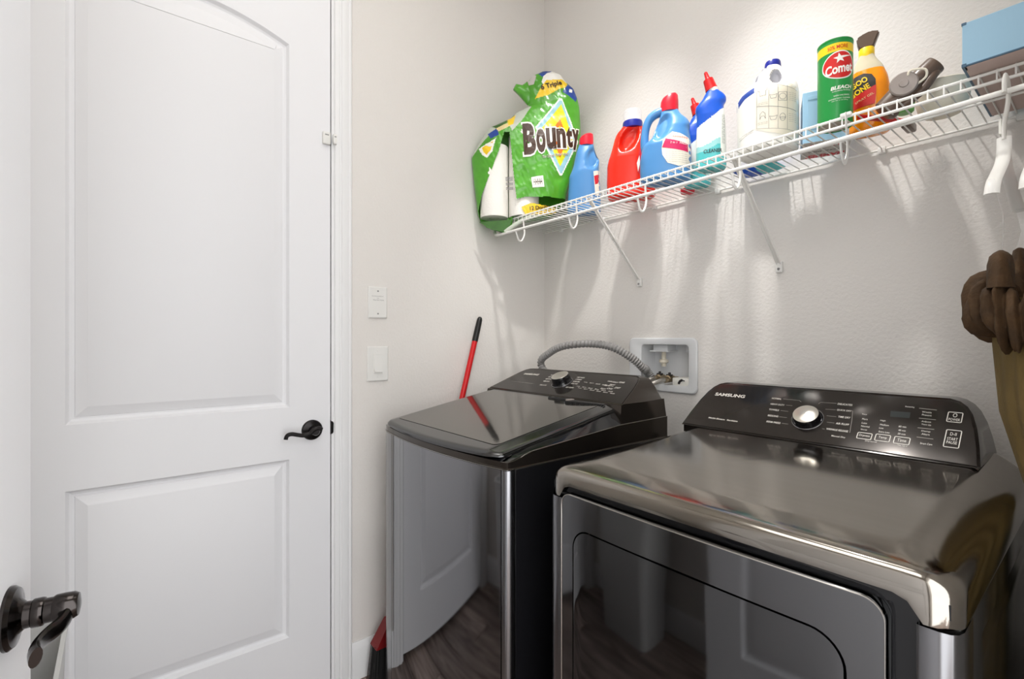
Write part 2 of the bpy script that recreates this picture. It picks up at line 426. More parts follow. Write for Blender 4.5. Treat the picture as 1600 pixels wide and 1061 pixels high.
# the open leaf beside the camera
ang = math.radians(7)
d2m = Matrix.Translation((1.700, -1.787, .008)) @ Matrix.Rotation(-ang, 4, 'Z') @ Matrix.Diagonal((-1, 1, 1, 1))
d2 = door_leaf('door_2', d2m)
d2.matrix_world = Matrix.Identity(4)
d2.data.transform(d2m); d2.data.flip_normals()
ex = Vector((-math.cos(ang), math.sin(ang), 0)); ny = Vector((math.sin(ang), math.cos(ang), 0))
rc = Vector((1.700, -1.787, 0))+ex*(DW-.0805)+Vector((0, 0, .918))
AY = Matrix((tuple(-ex), (0, 0, 1), tuple(ny))).transposed()
bm = BM(); lathe(bm, [(.034, 0), (.034, .003), (.031, .007), (.019, .010), (.0145, .014), (.0138, .022)], rc, 40, AY); lathe(bm, [(.0150, .020), (.0156, .021), (.0156, .028), (.0150, .030), (.0136, .031), (.0134, .040)], rc, 40, AY)
h2 = finish(bm, 'lever_handle', 'nickel', d2, label if False else 35); h2['label'] = 'smoky metal lever set'
bm = BM()
def lv(a, u, h): return tuple(rc+ex*(-a)+ny*u+Vector((0, 0, h)))
# lever: a hub that sweeps round and runs back toward the hinge
lathe(bm, [(.0142, .038), (.0152, .040), (.0154, .048), (.0148, .056), (.0125, .060), (.005, .0615)], rc, 40, AY)
path = smooth_path([lv(0, .050, -.002), lv(.010, .051, -.007), lv(.024, .047, -.011), lv(.038, .040, -.012), lv(.054, .036, -.012), lv(.068, .036, -.012), lv(.080, .040, -.013)], 5)
tube(bm, path, [.0108+.0010*math.sin(k*.2) for k in range(len(path))], 14, flat=(1.0, .5))
finish(bm, 'lever', 'nickel', h2)

# ------------------------------------------------------------------ wall plates, sensor
def plate(name, label, cat, y0, y1, z0, z1, rocker):
    t = Thing(name, label, cat, (0, (y0+y1)/2, (z0+z1)/2))
    bm = BM(); r0 = rrect(y0, y1, z0, z1, .004, 3); r1 = rrect(y0+.004, y1-.004, z0+.004, z1-.004, .003, 3)
    loft(bm, [[(0.0005, a, b) for a, b in r0], [(.0038, a, b) for a, b in r0], [(.0074, a, b) for a, b in r1]])
    t.part('plate', bm, 'whitepl', smooth=20)
    zc = (z0+z1)/2; yc = (y0+y1)/2
    for dz in ((-.048, .048) if rocker else (-.042, .042)):
        bm = BM(); lathe(bm, [(.0032, .006), (.0030, .0082), (.001, .0085)], (0, yc, zc+dz), 14, AX); t.part('screw', bm, 'whitepl' if rocker else 'screw')
    if rocker:
        bm = BM(); loft(bm, [[(.0074, a, b) for a, b in rrect(yc-.0185, yc+.0185, zc-.036, zc+.036, .002, 2)], [(.0090, a, b) for a, b in rrect(yc-.018, yc+.018, zc-.0355, zc+.0355, .002, 2)]])
        f = t.part('rocker_frame', bm, 'whitepl', smooth=20)
        bm = BM(); hw, hh = .0155, .0315
        pr = [(.0078, -hh), (.0145, -hh+.001), (.0125, -.012), (.0105, .004), (.0096, hh-.001), (.0078, hh)]
        loft(bm, [[(d, yc+s, zc+h) for d, h in pr] for s in (-hw, hw)]); t.part('rocker', bm, 'whitepl', smooth=20)
    else:
        bm = BM(); sf = lambda s, h: (.0077, s, h)
        text(bm, 'ENVIRONMENT', .046, .0035, sf, (yc-.001, zc+.023)); text(bm, 'AND', .008, .003, sf, (yc, zc+.0155)); text(bm, 'PROTECTION', .042, .0045, sf, (yc+.002, zc+.0085))
        t.part('lettering', bm, 'greyprint', smooth=0)
plate('wall_plate', 'blank white wall plate with two lines of small grey print', 'wall plate', -.8845, -.8105, 1.3085, 1.4255, False)
plate('light_switch', 'white rocker light switch on the wall below the blank plate', 'light switch', -.8885, -.8055, 1.0735, 1.2035, True)
for nm, lb, y0, y1, z0, z1, xx in (('door_sensor', 'small white contact sensor stuck to the edge of the panelled door', -1.0495, -1.0225, 1.909, 1.951, 0), ('sensor_magnet', 'slim white sensor magnet stuck to the door casing', -1.0165, -1.0035, 1.912, 1.947, .0095)):
    t = Thing(nm, lb, 'sensor', (xx, (y0+y1)/2, z0))
    bm = BM(); box(bm, (xx, y0, z0), (xx+.012, y1, z1), .003, 3); t.part('case', bm, 'whitepl')
    bm = BM(); box(bm, (xx+.0118, y0+.25*(y1-y0), z1-.012), (xx+.0125, y1-.25*(y1-y0), z1-.008), .0002, 1); t.part('mark', bm, 'greyprint')

# ------------------------------------------------------------------ wire shelf
ZS = 1.7415
sh = Thing('wire_shelf', 'long white wire shelf with hanging bar across the back wall', 'shelf', (.9, -.15, ZS))
XS0, XS1 = .012, 1.775
bm = BM()
tube(bm, [(0, -.006, ZS), (0, -.303, ZS), (0, -.3045, ZS-.0015), (0, -.305, ZS-.004), (0, -.305, ZS-.0225)], .0016, 6)
w0 = finish(bm, 'deck_wire', 'wire', sh.o, 60, Matrix.Translation((-.9, .15, -ZS)))
n = int((XS1-XS0)/.0254)
for k in range(n+1):
    o = w0 if k == 0 else w0.copy()
    if k: COL.objects.link(o); o.parent = sh.o
    o.location = (XS0+.006+.0254*k, 0, 0)
for nm, y, z, r in (('back_rail', -.0075, ZS-.0045, .0032), ('middle_rail', -.155, ZS-.0045, .0030), ('front_rail', -.3035, ZS-.0032, .0032), ('lip_rail', -.3055, ZS-.0235, .0034)):
    bm = BM(); tube(bm, [(XS0, y, z), (XS1, y, z)], r, 10); sh.part(nm, bm, 'wire')
bm = BM(); tube(bm, [(.118, -.345, 1.6720), (.6, -.345, 1.6715), (1.2, -.345, 1.6725), (1.78, -.345, 1.6825)], .0052, 12); sh.part('hanging_bar', bm, 'wire')
for k, hx in enumerate((.205, .5025, .800, 1.100)):
    bm = BM(); tube(bm, smooth_path([(hx, -.3055, ZS-.026), (hx, -.303, 1.690), (hx, -.300, 1.668), (hx, -.305, 1.648), (hx, -.3155, 1.633), (hx, -.3245, 1.6305), (hx, -.333, 1.636), (hx, -.339, 1.650), (hx, -.345, 1.667)], 4), .0034, 8)
    sh.part('bar_hook', bm, 'wire')
bm = BM()
for a, b in ((-1, 0),):
    hx = 1.348; pth = smooth_path([(hx, -.309, ZS+.004), (hx, -.309, ZS-.02), (hx, -.304, 1.700), (hx, -.300, 1.670), (hx, -.303, 1.650), (hx, -.314, 1.633), (hx, -.326, 1.630), (hx, -.336, 1.640), (hx, -.342, 1.655), (hx, -.345, 1.669)], 4)
    tube(bm, pth, .0065, 10, flat=(.28, 1.0))
    box(bm, (hx-.012, -.312, ZS-.004), (hx+.010, -.300, ZS+.005), .002)
sh.part('plastic_bar_hook', bm, 'whitepl')
for bx in (.556, 1.078):
    a = Vector((bx, -.300, ZS-.010)); b = Vector((bx, -.010, 1.462))
    bm = BM(); d = (b-a).normalized(); u = Vector((1, 0, 0)); v = d.cross(u)
    pr = [(-.0065, .0035), (-.0065, -.0035), (.0065, -.0035), (.0065, .0035), (.0050, .0035), (.0050, -.002), (-.0050, -.002), (-.0050, .0035)]
    loft(bm, [[p+u*s+v*t for s, t in pr] for p in (a, b)])
    br = sh.part('shelf_bracket', bm, 'wire', smooth=20)
    bm = BM(); box(bm, (bx-.0105, -.012, 1.436), (bx+.0105, -.0005, 1.470), .003, 2); sh.part('bracket_foot', bm, 'whitepl', br)
    bm = BM(); lathe(bm, [(.0042, 0), (.0038, .002), (.001, .0026)], (bx, -.012, 1.447), 12, Matrix(((1, 0, 0), (0, 0, -1), (0, 1, 0)))); sh.part('screw', bm, 'screw', br)
for cx in (.12, .37, .625, .88, 1.34, 1.60):
    bm = BM(); box(bm, (cx-.009, -.014, ZS-.016), (cx+.009, 0, ZS+.003), .003, 2); tube(bm, [(cx, -.012, ZS-.010), (cx, -.0155, ZS-.010)], .003, 8); sh.part('wall_clip', bm, 'whitepl')
bm = BM(); box(bm, (0, -.324, ZS-.036), (.014, -.290, ZS+.004), .003, 2); box(bm, (.012, -.313, ZS-.034), (.03, -.301, ZS-.014), .002); sh.part('end_bracket', bm, 'whitepl')
bm = BM(); tube(bm, smooth_path([(.018, -.315, ZS-.03), (.05, -.335, 1.683), (.085, -.344, 1.673), (.119, -.345, 1.672)], 4), .0062, 10); sh.part('bar_end_cap', bm, 'whitepl')

# ------------------------------------------------------------------ bottle builder (local: x across, -y to the room, z up)
ZB = 1.7435
def sect(prof, h):
    """(centre, half width) of a profile [(h, xl, xr)] at height h, Catmull-Rom"""
    n = len(prof)
    if h <= prof[0][0]: return (prof[0][1]+prof[0][2])/2, (prof[0][2]-prof[0][1])/2
    if h >= prof[-1][0]: return (prof[-1][1]+prof[-1][2])/2, (prof[-1][2]-prof[-1][1])/2
    i = max(k for k in range(n) if prof[k][0] <= h)
    i = min(i, n-2); t = (h-prof[i][0])/(prof[i+1][0]-prof[i][0])
    def cr(c):
        p1, p2 = prof[i][c], prof[i+1][c]; p0 = prof[i-1][c] if i else p1; p3 = prof[i+2][c] if i+2 < n else p2
        return .5*(2*p1+(p2-p0)*t+(2*p0-5*p1+4*p2-p3)*t*t+(3*p1-p0-3*p2+p3)*t**3)
    l, r = cr(1), cr(2); return (l+r)/2, max((r-l)/2, .002)
class Shape:
    def __init__(s, prof, depth, pw=2.4, dent=None):
        s.prof, s.depth, s.pw, s.dent = prof, depth, pw, dent
    def D(s, h): return s.depth(h) if callable(s.depth) else s.depth
    def surf(s, x, h, off=.0006):
        c, a = sect(s.prof, h); t = min(1, abs(x-c)/a); b = s.D(h)
        y = -b*max(0, 1-t**s.pw)**(1/s.pw)
        if s.dent: y += s.dent(x, h)*b
        return (x, y-off, h)
    def front(s, off): return lambda x, h: s.surf(x, h, off)
    def body(s, bm, rows=48, n=56, mi=0, mfun=None, h0=0., h1=None, rnd=.008):
        H = s.prof[-1][0] if h1 is None else h1; rings = []; hs = []
        for j in range(rows+1):
            h = h0+(H-h0)*j/rows; c, a = sect(s.prof, h); b = s.D(h); k = 1.
            if h < rnd and h0 == 0: k = 1-.12*(1-h/rnd)**2
            r = []
            for i in range(n):
                th = 2*PI*i/n; cs, sn = math.cos(th), math.sin(th); q = 2/s.pw
                x = c+a*k*math.copysign(abs(cs)**q, cs); y = b*k*math.copysign(abs(sn)**q, sn)
                if s.dent and sn < 0: y += s.dent(x, h)*b
                r.append((x, y, h))
            rings.append(r); hs.append(h)
        V = loft(bm, rings, mi=mi)
        if mfun:
            for f in bm.faces:
                c = f.calc_center_median(); f.material_index = mfun(c.x, c.y, c.z)
def dents(lst):
    def f(x, h):
        d = 0.
        for cx, ch, rx, rh, dp, an in lst:
            u, v = x-cx, h-ch; ca, sa = math.cos(an), math.sin(an); u, v = (u*ca+v*sa)/rx, (-u*sa+v*ca)/rh
            q = u*u+v*v
            if q < 1: d += dp*min(1, (1-q)*1.8)**1.0
        return d
    return f
def bottle_at(name, label, cat, cx, cy, ang, group=None): return Thing(name, label, cat, (cx, cy, ZB), ang, group)

# --- small blue softener bottle
t = bottle_at('softener_bottle', 'small light blue softener bottle with red cap beside the towel pack', 'bottle', .36, -.11, 0.746)
pf = [(0.0,-0.0699,0.0674),(0.0217,-0.0688,0.067),(0.0434,-0.0677,0.0666),(0.0651,-0.0666,0.0662),(0.0869,-0.0651,0.0658),(0.1086,-0.0637,0.0641),(0.1303,-0.0622,0.0622),(0.152,-0.0608,0.0603),(0.1737,-0.0516,0.0596),(0.1954,-0.0443,0.0601),(0.2172,-0.0396,0.0598),(0.2389,-0.035,0.0493),(0.2606,-0.0295,0.042),(0.2823,-0.0213,0.0376)]
Hs = pf[-1][0]
shp = Shape(pf, lambda h: lerp([(0, .040), (.6*Hs, .042), (.85*Hs, .032), (Hs, .022)], h), 2.6)
gp = [(0.0288,0.2198),(0.034,0.2117),(0.0211,0.215)]
g0 = gp[0]
shp.dent = dents([(g0[0]+.006, g0[1], .026, .050, .55, -.15)])
bm = BM(); shp.body(bm); t.part('body', bm, 'blueplastic', smooth=60, world=False)
cp = [(-0.0208,0.2778),(0.0376,0.2755),(-0.0193,0.3093),(0.0081,0.3195),(0.0361,0.3152)]
cc = (cp[0][0]+cp[1][0])/2; cr = (cp[1][0]-cp[0][0])/2
bm = BM(); lathe(bm, [(cr, Hs-.004), (cr*.99, Hs+.018), (cr*.95, Hs+.034), (cr*.75, Hs+.040), (cr*.3, Hs+.042)], (cc, 0, 0), 28)
for v in bm.verts:
    if v.co.z > Hs+.012: v.co.z += (v.co.x-cc)*.28
t.part('cap', bm, 'redcap', world=False)
lb = [(0.0366,0.1618),(0.0624,0.1709),(0.065,0.074),(0.0443,0.0618)]
bm = BM(); fillpoly(bm, lb, shp.front(.0008)); t.part('label', bm, 'label', world=False)
bm = BM(); fillpoly(bm, [(0.0392,0.1433),(0.0624,0.1552),(0.0637,0.1185),(0.0431,0.109)], shp.front(.0014)); t.part('label_band', bm, 'redprint', world=False)

# --- red detergent bottle
t = bottle_at('detergent_bottle', 'red orange detergent jug with clear measuring cup over its blue cap', 'bottle', .60, -.15, 0.6651)
pf = [(0.0,-0.0628,0.1062),(0.02,-0.0643,0.1062),(0.04,-0.066,0.1055),(0.06,-0.0668,0.1049),(0.0799,-0.0662,0.1043),(0.0999,-0.0657,0.1027),(0.1199,-0.0651,0.1004),(0.1399,-0.0611,0.0981),(0.1599,-0.0547,0.0937),(0.1799,-0.0485,0.0881),(0.1998,-0.0432,0.0821),(0.2198,-0.0379,0.0751),(0.2398,-0.0292,0.0674),(0.2598,-0.0135,0.0618)]
Hs = pf[-1][0]
gp = [(0.0046,0.209),(-0.0161,0.1732),(0.0569,0.1669)]
shp = Shape(pf, lambda h: lerp([(0, .050), (.55*Hs, .052), (.85*Hs, .040), (Hs, .026)], h), 2.6, dents([(gp[0][0]+.010, gp[0][1]+.002, .030, .058, .62, -.45)]))
bm = BM(); shp.body(bm, 60, 64); t.part('body', bm, 'redplastic', smooth=60, world=False)
cp = [(-0.0092,0.2667),(0.0618,0.2621),(-0.0092,0.3138),(0.0625,0.3064)]
cc = (cp[0][0]+cp[1][0])/2; cr = (cp[1][0]-cp[0][0])/2
bm = BM(); lathe(bm, [(cr, Hs-.004), (cr, Hs+.016), (cr*.97, Hs+.020)], (cc, 0, 0), 32); t.part('cap', bm, 'bluecap', world=False)
bm = BM(); lathe(bm, [(cr*.93, Hs+.020), (cr*.93, Hs+.055), (cr*.88, Hs+.062), (cr*.5, Hs+.064), (cr*.5, Hs+.062), (cr*.86, Hs+.060), (cr*.90, Hs+.054), (cr*.90, Hs+.020)], (cc, 0, 0), 32, caps=False); t.part('measuring_cup', bm, 'cup', world=False, label='clear measuring cup')
bm = BM(); fillpoly(bm, [(0.041,0.1121),(0.0524,0.1813),(0.0749,0.1793),(0.0884,0.0665),(0.0591,0.0686),(0.0433,0.0792)], shp.front(.0008)); t.part('label', bm, 'redprint', world=False)
bm = BM(); fillpoly(bm, [(0.0399,0.1122),(0.049,0.1395),(0.0512,0.1113),(0.0444,0.0814)], shp.front(.0014)); t.part('label_flash', bm, 'whiteprint', world=False)

# --- big blue softener bottle
t = bottle_at('softener_bottle', 'large blue softener bottle with open side handle and red cap', 'bottle', .80, -.20, 0.59)
pfL = '';
pf = [(0.0,-0.0768,0.0783),(0.0179,-0.0776,0.0795),(0.0359,-0.0789,0.0807),(0.0538,-0.079,0.0819),(0.0718,-0.0792,0.0832),(0.0897,-0.0765,0.0829),(0.1076,-0.0727,0.0823),(0.1256,-0.0658,0.081),(0.1435,-0.0438,0.0788),(0.1614,-0.0351,0.0766),(0.1794,-0.028,0.0783),(0.1973,-0.021,0.0709),(0.2153,-0.0156,0.0531),(0.2332,-0.0133,0.0426)]
Hs = pf[-1][0]
shp = Shape(pf, lambda h: lerp([(0, .050), (.5*Hs, .053), (.75*Hs, .042), (.9*Hs, .030), (Hs, .023)], h), 2.5)
gp = [(-0.0053,0.1703),(0.0067,0.2004)]
shp.dent = dents([(gp[0][0]-.002, gp[0][1], .022, .05, .35, -.35)])
bm = BM(); shp.body(bm, 60, 60)
hp = [(-0.0094,0.2352),(-0.0296,0.2295),(-0.0469,0.216),(-0.0582,0.1919),(-0.0634,0.1628),(-0.0644,0.1331),(-0.0603,0.107),(-0.0521,0.0891)]
tube(bm, smooth_path([(p[0], 0, p[1]) for p in hp], 5), [.013+.003*abs(k/35-.5) for k in range(36)], 14, flat=(1.0, 1.15))
t.part('body', bm, 'blueplastic', smooth=60, world=False)
cp = [(-0.0138,0.2495),(0.0426,0.2416)]
cc = (cp[0][0]+cp[1][0])/2; cr = (cp[1][0]-cp[0][0])/2
bm = BM(); lathe(bm, [(cr, Hs-.004), (cr, Hs+.022), (cr*.95, Hs+.040), (cr*.8, Hs+.048), (cr*.3, Hs+.051)], (cc, 0, 0), 32)
for v in bm.verts:
    if v.co.z > Hs+.015: v.co.z += (v.co.x-cc)*.33
t.part('cap', bm, 'redcap', world=False)
bm = BM(); fillpoly(bm, [(0.0087,0.0487),(-0.0073,0.0757),(-0.0094,0.097),(-0.0053,0.1218),(0.0047,0.1333),(0.0227,0.1479),(0.0466,0.1408),(0.0799,0.1242),(0.0819,0.041),(0.0426,0.0368)], shp.front(.0008)); t.part('label', bm, 'label', world=False)
bm = BM(); fillpoly(bm, [(0.0027,0.1272),(0.0799,0.1035),(0.0819,0.0783),(-0.0083,0.099)], shp.front(.0013)); t.part('label_band', bm, 'pinkprint', world=False)
bm = BM()
for k in range(6): q = [(0.0007,0.0874),(0.0662,0.0697),(0.0027,0.0493)]; text(bm, 'pour into dispenser at the rinse cycle', q[1][0]-q[0][0], .0032, shp.front(.0016), ((q[0][0]+q[1][0])/2+.002, q[0][1]-.005-.0065*k), -.10)
t.part('small_print', bm, 'greyink', smooth=0, world=False)
bm = BM(); q = [(0.0167,0.1161),(0.0721,0.1023),(0.0227,0.1363),(0.0702,0.1212)]
text(bm, '2 in 1  FRESH', q[1][0]-q[0][0], .006, shp.front(.0018), ((q[0][0]+q[1][0])/2, (q[0][1]+q[1][1])/2), -.12); t.part('band_lettering', bm, 'whiteprint', smooth=0, world=False)
bm = BM(); text(bm, '*******', q[3][0]-q[2][0], .007, shp.front(.0018), ((q[2][0]+q[3][0])/2, (q[2][1]+q[3][1])/2), -.14); t.part('flower_print', bm, 'redprint', smooth=0, world=False)

# --- two toilet-cleaner bottles with angled necks
def cleaner(label, cx, cy, ang, sc):
    t = bottle_at('toilet_cleaner', label, 'bottle', cx, cy, ang, 'toilet cleaner bottles with red nozzles')
    pf = [(h*sc, a*sc, b*sc) for h, a, b in [(0, -.040, .042), (.05, -.041, .042), (.10, -.040, .041), (.145, -.039, .039), (.165, -.040, .037), (.180, -.043, .035), (.190, -.041, .036), (.198, -.034, .041), (.210, -.024, .041), (.222, -.018, .033), (.232, -.012, .022)]]
    Hs = pf[-1][0]
    shp = Shape(pf, lambda h: lerp([(0, .030*sc), (.16*sc, .029*sc), (.20*sc, .024*sc), (Hs, .015*sc)], h), 2.6)
    bm = BM()
    # blue shrink wrap above a rising curve, white label between, teal gel below
    def mf(x, y, z):
        z /= sc; x /= sc
        if z > .125+.055*((x+.04)/.08)**1.3+.0 if x > -.04 else z > .125: return 1
        if x > .024: return 2 if z > .03 else 3
        if z > .075+.01*math.sin(x*60): return 2
        if z > .058+.01*math.sin(x*60): return 4
        return 3
    shp.body(bm, 90, 72, mfun=mf); t.part('body', bm, ['labelwhite', 'royal', 'labelwhite', 'teal', 'aqua'], smooth=60, world=False)
    bm = BM(); lathe(bm, [(.016*sc, Hs-.004), (.0165*sc, Hs+.008)], (.006*sc, 0, 0), 24); t.part('neck', bm, 'whiteprint', world=False)
    bm = BM(); lathe(bm, [(.0175*sc, .006), (.0165*sc, .012), (.0140*sc, .040), (.0080*sc, .043), (.0068*sc, .046), (.0050*sc, .064), (.002*sc, .067)], (0, 0, 0), 24)
    bmesh.ops.rotate(bm, cent=(0, 0, 0), matrix=Matrix.Rotation(-.30, 3, 'Y'), verts=bm.verts); bmesh.ops.translate(bm, vec=(.004*sc, 0, Hs), verts=bm.verts)
    t.part('nozzle_cap', bm, 'redhandle', world=False)
    bm = BM(); text(bm, 'CLEANER', .05*sc, .011*sc, shp.front(.0008), (.004, .048*sc), .0, .02); t.part('lettering', bm, 'ink', smooth=0, world=False)
    bm = BM(); text(bm, 'squeeze under the rim and wait', .085*sc, .004, shp.front(.001), (.030*sc, .11*sc), PI/2); text(bm, 'brush well then flush the bowl', .085*sc, .004, shp.front(.001), (.034*sc, .11*sc), PI/2); t.part('side_print', bm, 'greyink', smooth=0, world=False)
    return t
cleaner('blue and white toilet cleaner bottle with red nozzle, the one in front', .958, -.195, 0.5065+.05, 1.03)
cleaner('matching toilet cleaner bottle standing half hidden against the wall', .845, -.080, 0.5309+.05, 1.03)

# --- small jar between the blue bottle and the cleaners, blue pouch behind the jug
t = bottle_at('white_jar', 'small white bottle with red base standing behind the big blue bottle', 'bottle', .785, -.040, 0)
bm = BM(); lathe(bm, [(.022, 0), (.024, .004), (.024, .014)], (0, 0, 0), 28); t.part('base_ring', bm, 'redcap', world=False)
bm = BM(); lathe(bm, [(.0235, .014), (.0235, .09), (.018, .105), (.012, .110)], (0, 0, 0), 28); t.part('body', bm, 'label', world=False)
bm = BM(); lathe(bm, [(.013, .109), (.013, .125), (.011, .127)], (0, 0, 0), 24); t.part('cap', bm, 'whitepl', world=False)
t = Thing('refill_pouch', 'blue and teal refill pouch lying flat behind the white bleach jug', 'pouch', (1.035, -.055, ZB))
bm = BM()
def pf_(u, v, s):
    x, y = (u-.5)*.13, (v-.5)*.085; k = max(0, (1-(2*u-1)**4)*(1-(2*v-1)**4)); return (x, y, .014+s*(.0135*k**.6))
grid(bm, lambda u, v: pf_(u, v, -1), 14, 10, 0, lambda u, v: 1 if u > .55 else 0); grid(bm, lambda u, v: pf_(u, v, 1), 14, 10)
bmesh.ops.remove_doubles(bm, verts=bm.verts, dist=.0004); t.part('pouch', bm, ['royal', 'teal'], smooth=60, world=False)

# --- white bleach jug
t = bottle_at('bleach_jug', 'white bleach jug with dark blue cap and printed paper label', 'jug', 1.122, -.185, 0.4103)
pf = [(0.0,-0.0766,0.0736),(0.0186,-0.0768,0.0739),(0.0372,-0.0773,0.0745),(0.0557,-0.0779,0.0751),(0.0743,-0.0785,0.0752),(0.0929,-0.079,0.0751),(0.1115,-0.0792,0.0751),(0.13,-0.0793,0.0751),(0.1486,-0.0795,0.0752),(0.1672,-0.0732,0.0743),(0.1858,-0.0608,0.069),(0.2043,-0.0384,0.0571),(0.2229,-0.0289,0.0431),(0.2415,-0.0152,0.0305)]
Hs = pf[-1][0]
q = [(0.0062,0.2103),(-0.0049,0.2202),(0.0188,0.2019)]
bh = sect(pf, .05)[1]
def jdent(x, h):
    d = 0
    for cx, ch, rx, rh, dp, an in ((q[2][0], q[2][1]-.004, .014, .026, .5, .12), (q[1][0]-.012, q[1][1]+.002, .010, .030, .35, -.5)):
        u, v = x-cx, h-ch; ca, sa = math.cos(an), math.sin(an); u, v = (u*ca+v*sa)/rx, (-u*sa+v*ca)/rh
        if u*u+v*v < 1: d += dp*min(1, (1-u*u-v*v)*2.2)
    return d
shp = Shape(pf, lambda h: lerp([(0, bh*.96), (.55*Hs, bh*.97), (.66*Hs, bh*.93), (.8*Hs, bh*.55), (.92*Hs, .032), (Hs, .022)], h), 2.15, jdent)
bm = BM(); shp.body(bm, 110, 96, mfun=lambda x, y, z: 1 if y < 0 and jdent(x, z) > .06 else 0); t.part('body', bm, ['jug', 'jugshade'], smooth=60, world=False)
cp = [(-0.0092,0.2447),(0.0323,0.2357)]
cc = (cp[0][0]+cp[1][0])/2; cr = (cp[1][0]-cp[0][0])/2
bm = BM(); lathe(bm, [(cr, Hs-.008), (cr, Hs+.004), (cr*.96, Hs+.013), (cr*.86, Hs+.017), (cr*.3, Hs+.018)], (cc, 0, 0), 32)
t.part('cap', bm, 'bluecap', world=False)
bm = BM()
fillpoly(bm, [(-0.029,0.181),(-0.0001,0.1814),(0.0467,0.1739),(0.0726,0.1555),(0.0735,0.0226),(0.0467,0.0241),(-0.0001,0.0382),(-0.0298,0.051)], shp.front(.0006), sub=.008)
t.part('back_label', bm, 'label', world=False)
bm = BM(); fillpoly(bm, [(-0.0775,0.152),(-0.065,0.1638),(-0.0322,0.1736),(-0.0322,0.0551),(-0.0567,0.0452),(-0.0758,0.0359)], shp.front(.0006), sub=.008); t.part('front_label', bm, 'whiteprint', world=False)
bm = BM(); fillpoly(bm, [(-0.0785,0.1485),(-0.065,0.162),(-0.033,0.1738),(-0.033,0.153),(-0.0567,0.1456),(-0.0783,0.1292)], shp.front(.0010), sub=.008); t.part('blue_band', bm, 'navy', world=False)
bm = BM(); fs = shp.front(.0011)
g = [(-0.0273,0.1752),(0.0681,0.1496),(-0.0273,0.112),(0.0665,0.0939),(-0.0273,0.0523),(0.0665,0.0379),(0.0015,0.1685),(0.0015,0.0468),(0.0235,0.1652),(0.0235,0.0444),(0.0452,0.1602),(0.0452,0.042)]
def rule(a, b, w=.0007): 
    dx, dh = b[0]-a[0], b[1]-a[1]; L = math.hypot(dx, dh); nx, nh = -dh/L*w/2, dx/L*w/2
    fillpoly(bm, [(a[0]+nx, a[1]+nh), (a[0]-nx, a[1]-nh), (b[0]-nx, b[1]-nh), (b[0]+nx, b[1]+nh)], fs, sub=.01)
rule(g[0], g[1]); rule(g[2], g[3], .0012); rule(g[4], g[5]); rule(g[6], g[7]); rule(g[8], g[9]); rule(g[10], g[11]); rule(g[0], g[4])
t.part('label_rules', bm, 'greyink', smooth=0, world=False)
bm = BM()
lm = [(-0.0129,0.18),(0.0375,0.169),(-0.0129,0.1503),(-0.0129,0.0855),(0.0125,0.1321),(0.0125,0.075),(0.0344,0.129),(0.0344,0.0742),(0.0574,0.1275),(0.0574,0.0713),(-0.0551,0.0522),(-0.0129,0.1179),(-0.0129,0.0658)]
text(bm, 'for whites and colorfast loads', .045, .0022, fs, (lm[1][0]-.012, lm[1][1]+.004), -.0)
# shirt symbol, laundry symbols
cx, ch = lm[2]; shirt = [(-.010, .008), (-.004, .011), (0, .009), (.004, .011), (.010, .008), (.0115, .002), (.007, .001), (.007, -.012), (-.007, -.012), (-.007, .001), (-.0115, .002)]
def outline(pts, c, ww=.0009):
    global bm
    for i in range(len(pts)):
        rule((c[0]+pts[i-1][0], c[1]+pts[i-1][1]), (c[0]+pts[i][0], c[1]+pts[i][1]), ww)
outline(shirt, lm[2]); outline([(.008*math.cos(a*PI/6), .008*math.sin(a*PI/6)) for a in range(12)], lm[6]); outline([(-.010, .012), (.010, .012), (.010, -.011), (-.010, -.011)], lm[6])
outline([(-.009, .005), (-.006, -.006), (.006, -.006), (.009, .005), (.004, .003), (-.004, .003)], lm[4]); outline([(-.009, .005), (-.006, -.006), (.006, -.006), (.009, .005), (.004, .003), (-.004, .003)], lm[5])
outline([(-.007, -.010), (-.006, .004), (0, .010), (.006, .004), (.007, -.010), (.003, -.002), (-.003, -.002)], lm[3]); outline([(.007*math.cos(a*PI/5), .010*math.sin(a*PI/5)) for a in range(10)], lm[7]); outline([(-.007, 0), (.007, 0), (.004, -.004), (-.004, -.004)], lm[7])
for p in (lm[11], lm[12]):
    for k in range(2): text(bm, 'wash warm or hot', .024, .0022, fs, (p[0], p[1]+.001-.004*k))
for p in (lm[8], lm[9]):
    for k in range(5): text(bm, 'add one cap', .018, .0022, fs, (p[0], p[1]+.012-.005*k))
for k in range(2): text(bm, 'keep out of reach of children', .036, .0028, fs, (lm[10][0]+.002, lm[10][1]-.003-.006*k), .20)
t.part('label_print', bm, 'greyink', smooth=0, world=False)

# --- light blue card box behind the can
t = Thing('baking_soda_box', 'tall light blue cardboard box behind the green scouring can', 'box', (1.240, -.114, ZB), math.radians(23))
bm = BM(); HB = .135; box(bm, (-.055, -.065, 0), (.055, .065, HB), .0015, 1)
for f in bm.faces:
    if f.normal.z < -.5: f.material_index = 1
t.part('carton', bm, ['ltblue', 'greycard'], smooth=20, world=False)
bm = BM(); box(bm, (-.044, -.0662, HB-.022), (.044, -.0648, HB-.012), .0003, 1); t.part('tear_strip', bm, 'ltblue', world=False)
bm = BM(); box(bm, (-.044, -.0658, .035), (.044, -.0650, HB-.028), .0003, 1); t.part('front_panel', bm, 'ltblue', world=False)
bm = BM(); sf = lambda s, h: (s, -h, -.0006)
text(bm, 'ARM &', .080, .030, sf, (0, .035), PI, .05); text(bm, 'HAMMER', .095, .026, sf, (0, -.048), PI, .05); t.part('red_lettering', bm, 'redprint', smooth=0, world=False)
